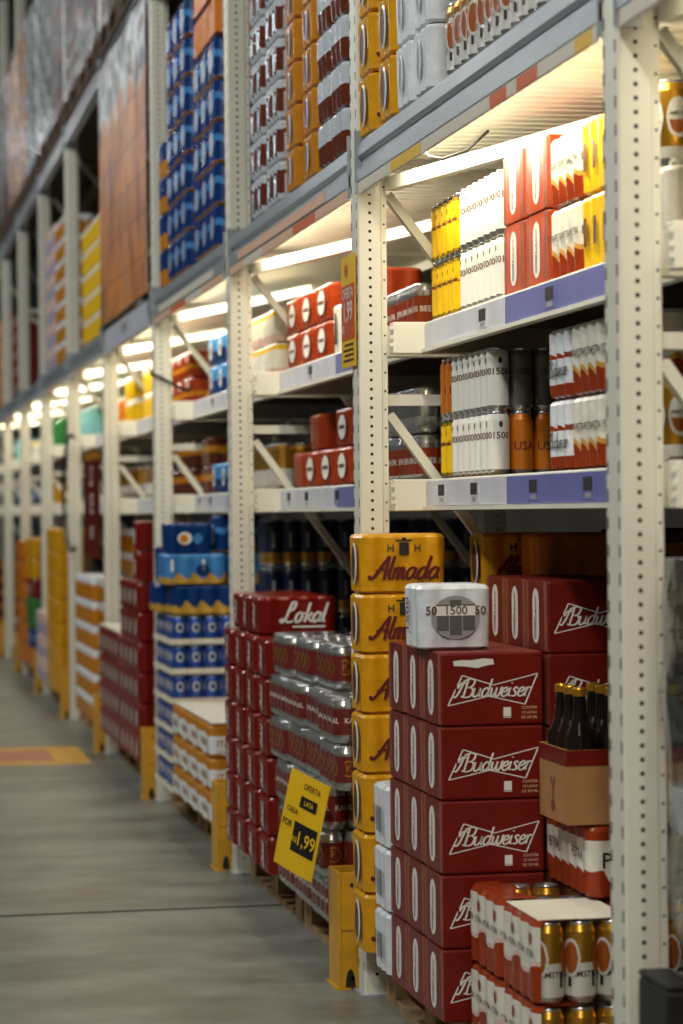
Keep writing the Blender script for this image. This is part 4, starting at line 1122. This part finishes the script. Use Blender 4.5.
# ------------------------------------------------------------------ signs, banner, cables
# hanging banner past fourth post
def banner_material():
    m = bpy.data.materials.new('banner_print'); m.use_nodes = True
    nt = m.node_tree; N = nt.nodes; L = nt.links; b = N['Principled BSDF']; b.inputs['Roughness'].default_value = .45
    tc = N.new('ShaderNodeTexCoord'); sp = N.new('ShaderNodeSeparateXYZ'); L.new(tc.outputs['Generated'], sp.inputs[0])
    def noise(scale, vec):
        mp = N.new('ShaderNodeMapping'); mp.inputs['Scale'].default_value = vec; L.new(tc.outputs['Generated'], mp.inputs[0])
        n = N.new('ShaderNodeTexNoise'); n.inputs['Scale'].default_value = scale; n.inputs['Detail'].default_value = 4; L.new(mp.outputs[0], n.inputs['Vector']); return n
    def ramp(src, stops):
        r = N.new('ShaderNodeValToRGB'); E = r.color_ramp.elements
        while len(E) < len(stops): E.new(.5)
        for e, (p, c) in zip(E, stops): e.position = p; e.color = (*lin(c), 1)
        L.new(src, r.inputs['Fac']); return r
    def mix(f, a, c, mode='MIX'):
        x = N.new('ShaderNodeMixRGB'); x.blend_type = mode
        L.new(f, x.inputs['Fac']) if not isinstance(f, float) else setattr(x.inputs['Fac'], 'default_value', f)
        L.new(a, x.inputs['Color1']); L.new(c, x.inputs['Color2']); return x
    base = ramp(noise(2.6, (1, 3.0, 1.1)).outputs['Fac'], [(.34, (110, 62, 34)), (.45, (196, 116, 36)), (.56, (220, 140, 50)), (.66, (150, 120, 116))])
    br = N.new('ShaderNodeTexBrick'); cb = N.new('ShaderNodeCombineXYZ'); L.new(sp.outputs['Y'], cb.inputs['X']); L.new(sp.outputs['Z'], cb.inputs['Y']); L.new(cb.outputs[0], br.inputs['Vector'])
    br.inputs['Color1'].default_value = (1, 1, 1, 1); br.inputs['Color2'].default_value = (.62, .58, .56, 1); br.inputs['Mortar'].default_value = (.3, .25, .22, 1)
    br.inputs['Scale'].default_value = 5.0; br.inputs['Mortar Size'].default_value = .02; br.inputs['Brick Width'].default_value = 1.3; br.inputs['Row Height'].default_value = .7
    low = mix(.75, base.outputs['Color'], br.outputs['Color'], 'MULTIPLY')
    sw = ramp(noise(3.2, (1, 1.4, 1.8)).outputs['Fac'], [(.40, (40, 26, 20)), (.47, (120, 130, 138)), (.55, (210, 218, 218)), (.63, (92, 62, 44))])
    ad = N.new('ShaderNodeMath'); ad.operation = 'MULTIPLY_ADD'; ad.inputs[1].default_value = .40; L.new(noise(3.0, (1, 1.8, 1)).outputs['Fac'], ad.inputs[0]); L.new(sp.outputs['Z'], ad.inputs[2])
    sb = N.new('ShaderNodeMath'); sb.operation = 'SUBTRACT'; sb.inputs[1].default_value = .25; L.new(ad.outputs[0], sb.inputs[0])
    up_ = ramp(sb.outputs[0], [(.68, (0, 0, 0)), (.72, (255, 255, 255))])
    fin = mix(up_.outputs['Color'], low.outputs['Color'], sw.outputs['Color'])
    L.new(fin.outputs['Color'], b.inputs['Base Color'])
    return m
bn = empty('hanging_banner', (D-.012, 11.36, 2.31))
b = MB(); ny_ = 30
yy = [2.22*t/ny_ for t in range(ny_+1)]; zz = [1.40*t/4 for t in range(5)]
vs = [(dx+.004*math.sin(y*7), y, z) for dx in (-.002, 0) for z in zz for y in yy]; c = ny_+1; q_ = 5*c
fs = [(r_*c+t, (r_+1)*c+t, (r_+1)*c+t+1, r_*c+t+1) for r_ in range(4) for t in range(ny_)]
fs += [(q_+r_*c+t, q_+r_*c+t+1, q_+(r_+1)*c+t+1, q_+(r_+1)*c+t) for r_ in range(4) for t in range(ny_)]
b.add(vs, fs, banner_material(), True); b.build('printed_sheet', bn)
b = MB(); b.tube([(-.008, 0, 1.40), (-.008, 2.22, 1.40)], .008, BEAM); b.build('hanging_rod', bn)
b = MB(); b.tube([(-.008, 0, 0), (-.008, 2.22, 0)], .006, BLACKP); b.build('bottom_rod', bn)
tag(bn, 'big printed banner, orange bricks under a white swirl, hanging above the fourth bay', 'banner')
# price card on the second post
sg = empty('price_card', (D-.006, 6.60, 1.70))
b = MB(); b.box(-.0015, 0, 0, .195, 0, .305, YSIGN); b.build('card', sg)
b = MB(); b.box(-.0025, -.0016, .006, .189, .075, .225, OSIGN); b.build('orange_panel', sg)
b = MB(); 
b.flat(text2d('OFERTA', .030), aisle(-.0035, .0975, .200), WHITE); b.flat(text2d('1,99', .055), aisle(-.0035, .0975, .150), WHITE); b.flat(text2d('R$', .022), aisle(-.0035, .16, .105), WHITE)
b.build('white_lettering', sg)
b = MB()
for q in range(4): b.box(-.0030, -.0016, .03, .165-.02*(q % 2), .016+q*.014, .022+q*.014, BROWN)
b.flat(ellipse2d(.022, .018), aisle(-.0030, .12, .265), OSIGN); b.build('small_print', sg)
tag(sg, 'yellow and orange price card taped to the second post', 'price card')
# yellow price sign fixed to the silver cans, turned a little towards the near end
sg = empty('price_sign', (1.218, 6.87, .434))
wS, hS = .205, .275; ya_ = math.radians(23); ph = math.radians(-11)
UX = Vector((math.sin(ya_), -math.cos(ya_), 0)); UZ = Vector((.10, .0, .995)); UN = UX.cross(UZ).normalized()
def SP(x, y, e=0):
    a = x*math.cos(ph)-y*math.sin(ph); c_ = x*math.sin(ph)+y*math.cos(ph)
    return tuple(UX*a+UZ*c_+UN*(e+.010*math.cos(x*9)*math.cos(y*6)))
n = 8
b = MB(); vs = [SP(-wS/2+wS*t/n, -hS/2+hS*s_/n, e) for e in (.0, -.0014) for s_ in range(n+1) for t in range(n+1)]; c = n+1; q_ = c*c
b.add(vs, [(r_*c+t, r_*c+t+1, (r_+1)*c+t+1, (r_+1)*c+t) for r_ in range(n) for t in range(n)]+[(q_+r_*c+t, q_+(r_+1)*c+t, q_+(r_+1)*c+t+1, q_+r_*c+t+1) for r_ in range(n) for t in range(n)], YSIGN, True)
b.build('card', sg)
def sgn(vf, cu, cv, e, m, mb_): mb_.add([SP(cu+x, cv+y, e) for x, y in vf[0]], vf[1], m)
def grid2d(x0, x1, y0, y1, k=6):
    return [(x0+(x1-x0)*t/k, y0+(y1-y0)*r_/k) for r_ in range(k+1) for t in range(k+1)], [(r_*(k+1)+t, r_*(k+1)+t+1, (r_+1)*(k+1)+t+1, (r_+1)*(k+1)+t) for r_ in range(k) for t in range(k)]
b = MB(); sgn(grid2d(-.045, .040, -.016, .016), .025, .062, .001, BLACKP, b); b.build('black_panel', sg)
b = MB(); sgn(grid2d(-.058, .058, -.042, .042), .032, -.038, .001, BLACKP, b); b.build('black_panel', sg)
b = MB(); sgn(text2d('1,99', .040), .044, -.040, .0022, YELC, b); sgn(text2d('R$', .016), -.010, -.046, .0022, YELC, b); sgn(text2d('LATA', .014), .025, .062, .0022, YELC, b); b.build('yellow_lettering', sg)
b = MB(); sgn(text2d('POR', .020), -.066, -.012, .0012, BLACKP, b); sgn(text2d('CADA', .016), -.050, .028, .0012, BLACKP, b); b.build('dark_lettering', sg)
b = MB(); sgn(text2d('OFERTA', .017), .025, .105, .0012, MAROONP, b); b.build('maroon_lettering', sg)
tag(sg, 'bright yellow price sign fixed to the silver can stack', 'price sign')
# red poster past fifth post
ps = empty('red_poster', (D-.006, 13.80, 1.06))
b = MB(); b.box(-.003, 0, 0, .95, 0, .60, LOKR); b.build('sheet', ps)
b = MB()
for q, (t_, h_) in enumerate((('LS', .12), ('UE', .12), ('LEVE', .07))): b.flat(text2d(t_, h_), aisle(-.004, .48, .46-q*.16), WHITE)
b.box(-.0042, -.0032, 0, .95, .555, .60, GOLDF); b.build('white_lettering', ps)
b = MB(); b.tube([(-.001, .475, .60), (.03, .475, .66)], .002, BLACKP); b.build('hanging_cord', ps)
tag(ps, 'red hanging poster with white lettering just past the fifth post', 'poster')
# cables
b = MB(); pts = []
for t in range(17):
    a = -.62*PI+t*(1.24*PI/16); pts.append((D-.02, 15.50+.62*math.cos(a), 1.44+.36*math.sin(a)))
b.tube(pts, .011, BLACKP); tag(b.build('black_cable'), 'looped black cable hanging by the sixth post', 'cable')
b = MB(); b.tube([(D-.012, 13.30, 1.98), (D-.012, 13.10, 1.93), (D-.012, 12.7, 1.95)], .008, BLACKP) if False else b.tube([(D-.012, 11.38, 1.98), (D-.012, 11.25, 1.935), (D+.02, 11.245, 1.925), (D+.10, 11.240, 1.88), (D+.16, 11.235, 1.86)], .007, BLACKP)
tag(b.build('strap'), 'short black strap tied across the fourth post', 'strap')
b = MB(); b.tube([(1.425, 6.20, 2.236), (1.43, 6.14, 2.20), (1.45, 6.08, 2.185), (1.50, 6.02, 2.20), (1.54, 5.97, 2.240)], .004, BLACKP)
tag(b.build('power_cord'), 'thin black lamp cord drooping under the first lit deck', 'cord')

# ------------------------------------------------------------------ light of the hall: unseen lamps, added
for q, y in enumerate((-5.5, -1, 4, 9, 14, 20, 26, 33)):
    x = -1.3 if q < 2 else -2.6  # first two are added to brighten faces turned to the camera
    lt = empty('added_ceiling_lamp', (x, y, 6.2))
    b = MB(); b.lathe([(0, .30, BEAM), (.10, .30, BEAM), (.13, .16, BEAM), (.34, .0, BEAM), (.33, .0, BEAM), (.12, .15, BEAM), (0, .28, BEAM)], 0, 0, 0, 24); b.build('lamp_shade', lt)
    b = MB(); b.tube([(0, 0, .30), (0, 0, 1.79)], .012, BLACKP); b.build('hanging_rod', lt)
    tag(lt, 'unseen bell-shaped hall lamp added over the aisle, %s along' % ORD[q], 'lamp', 'added hall lamps')
    la = bpy.data.lights.new('added_hall_lamp', 'AREA'); la.shape = 'DISK'; la.size = .62; la.energy = (205, 168)[q] if q < 2 else 130; la.color = (1, .95, .86) if q < 2 else (.97, 1.0, .98)
    lo = bpy.data.objects.new('added_hall_lamp', la); C.objects.link(lo); lo.location = (x, y, 6.19)
    lo.rotation_euler = (math.radians(48) if q < 2 else 0, math.radians(-20 if q < 2 else -38), 0)
wd = bpy.data.worlds.new('hall'); bpy.context.scene.world = wd; wd.use_nodes = True
wd.node_tree.nodes['Background'].inputs['Color'].default_value = (.6, .7, .72, 1); wd.node_tree.nodes['Background'].inputs['Strength'].default_value = .02

# ------------------------------------------------------------------ camera
cam = bpy.data.cameras.new('camera'); co = bpy.data.objects.new('camera', cam); C.objects.link(co)
cam.sensor_fit = 'VERTICAL'; cam.sensor_height = 36; cam.lens = 2500/1024*36
th = math.radians(11.012); roll = math.radians(.573)
co.location = (0, 0, 1.305)
fw = Vector((math.sin(th), math.cos(th), 0)); rt = Vector((math.cos(th), -math.sin(th), 0)); up = Vector((0, 0, 1))
r2 = rt*math.cos(roll)-up*math.sin(roll); u2 = up*math.cos(roll)+rt*math.sin(roll)
M = Matrix((r2, u2, -fw)).transposed().to_4x4(); M.translation = co.location
co.matrix_world = M
cam.clip_start = .1; cam.clip_end = 200
cam.dof.use_dof = True; cam.dof.focus_distance = 6.2; cam.dof.aperture_fstop = 3.5
sc = bpy.context.scene; sc.camera = co
sc.view_settings.view_transform = 'Standard'; sc.view_settings.look = 'None'; sc.view_settings.gamma = 1; sc.view_settings.use_curve_mapping = False
sc.view_settings.exposure = 0.0
sc.cycles.use_denoising = True
sc.cycles.max_bounces = 8; sc.cycles.transparent_max_bounces = 16
dups = [k for k, v in SEEN.items() if v > 1]
print('DUPLICATE LABELS', len(dups), dups[:6])
for p_ in ALLP:
    if not p_.used:
        for o_ in list(p_.root.children_recursive)+[p_.root]: bpy.data.objects.remove(o_)
for o_ in bpy.data.objects:
    if o_.parent is None and o_.get('label') and len(o_['label'].replace(',', ' ').split()) > 16: print('LONG', o_['label'])
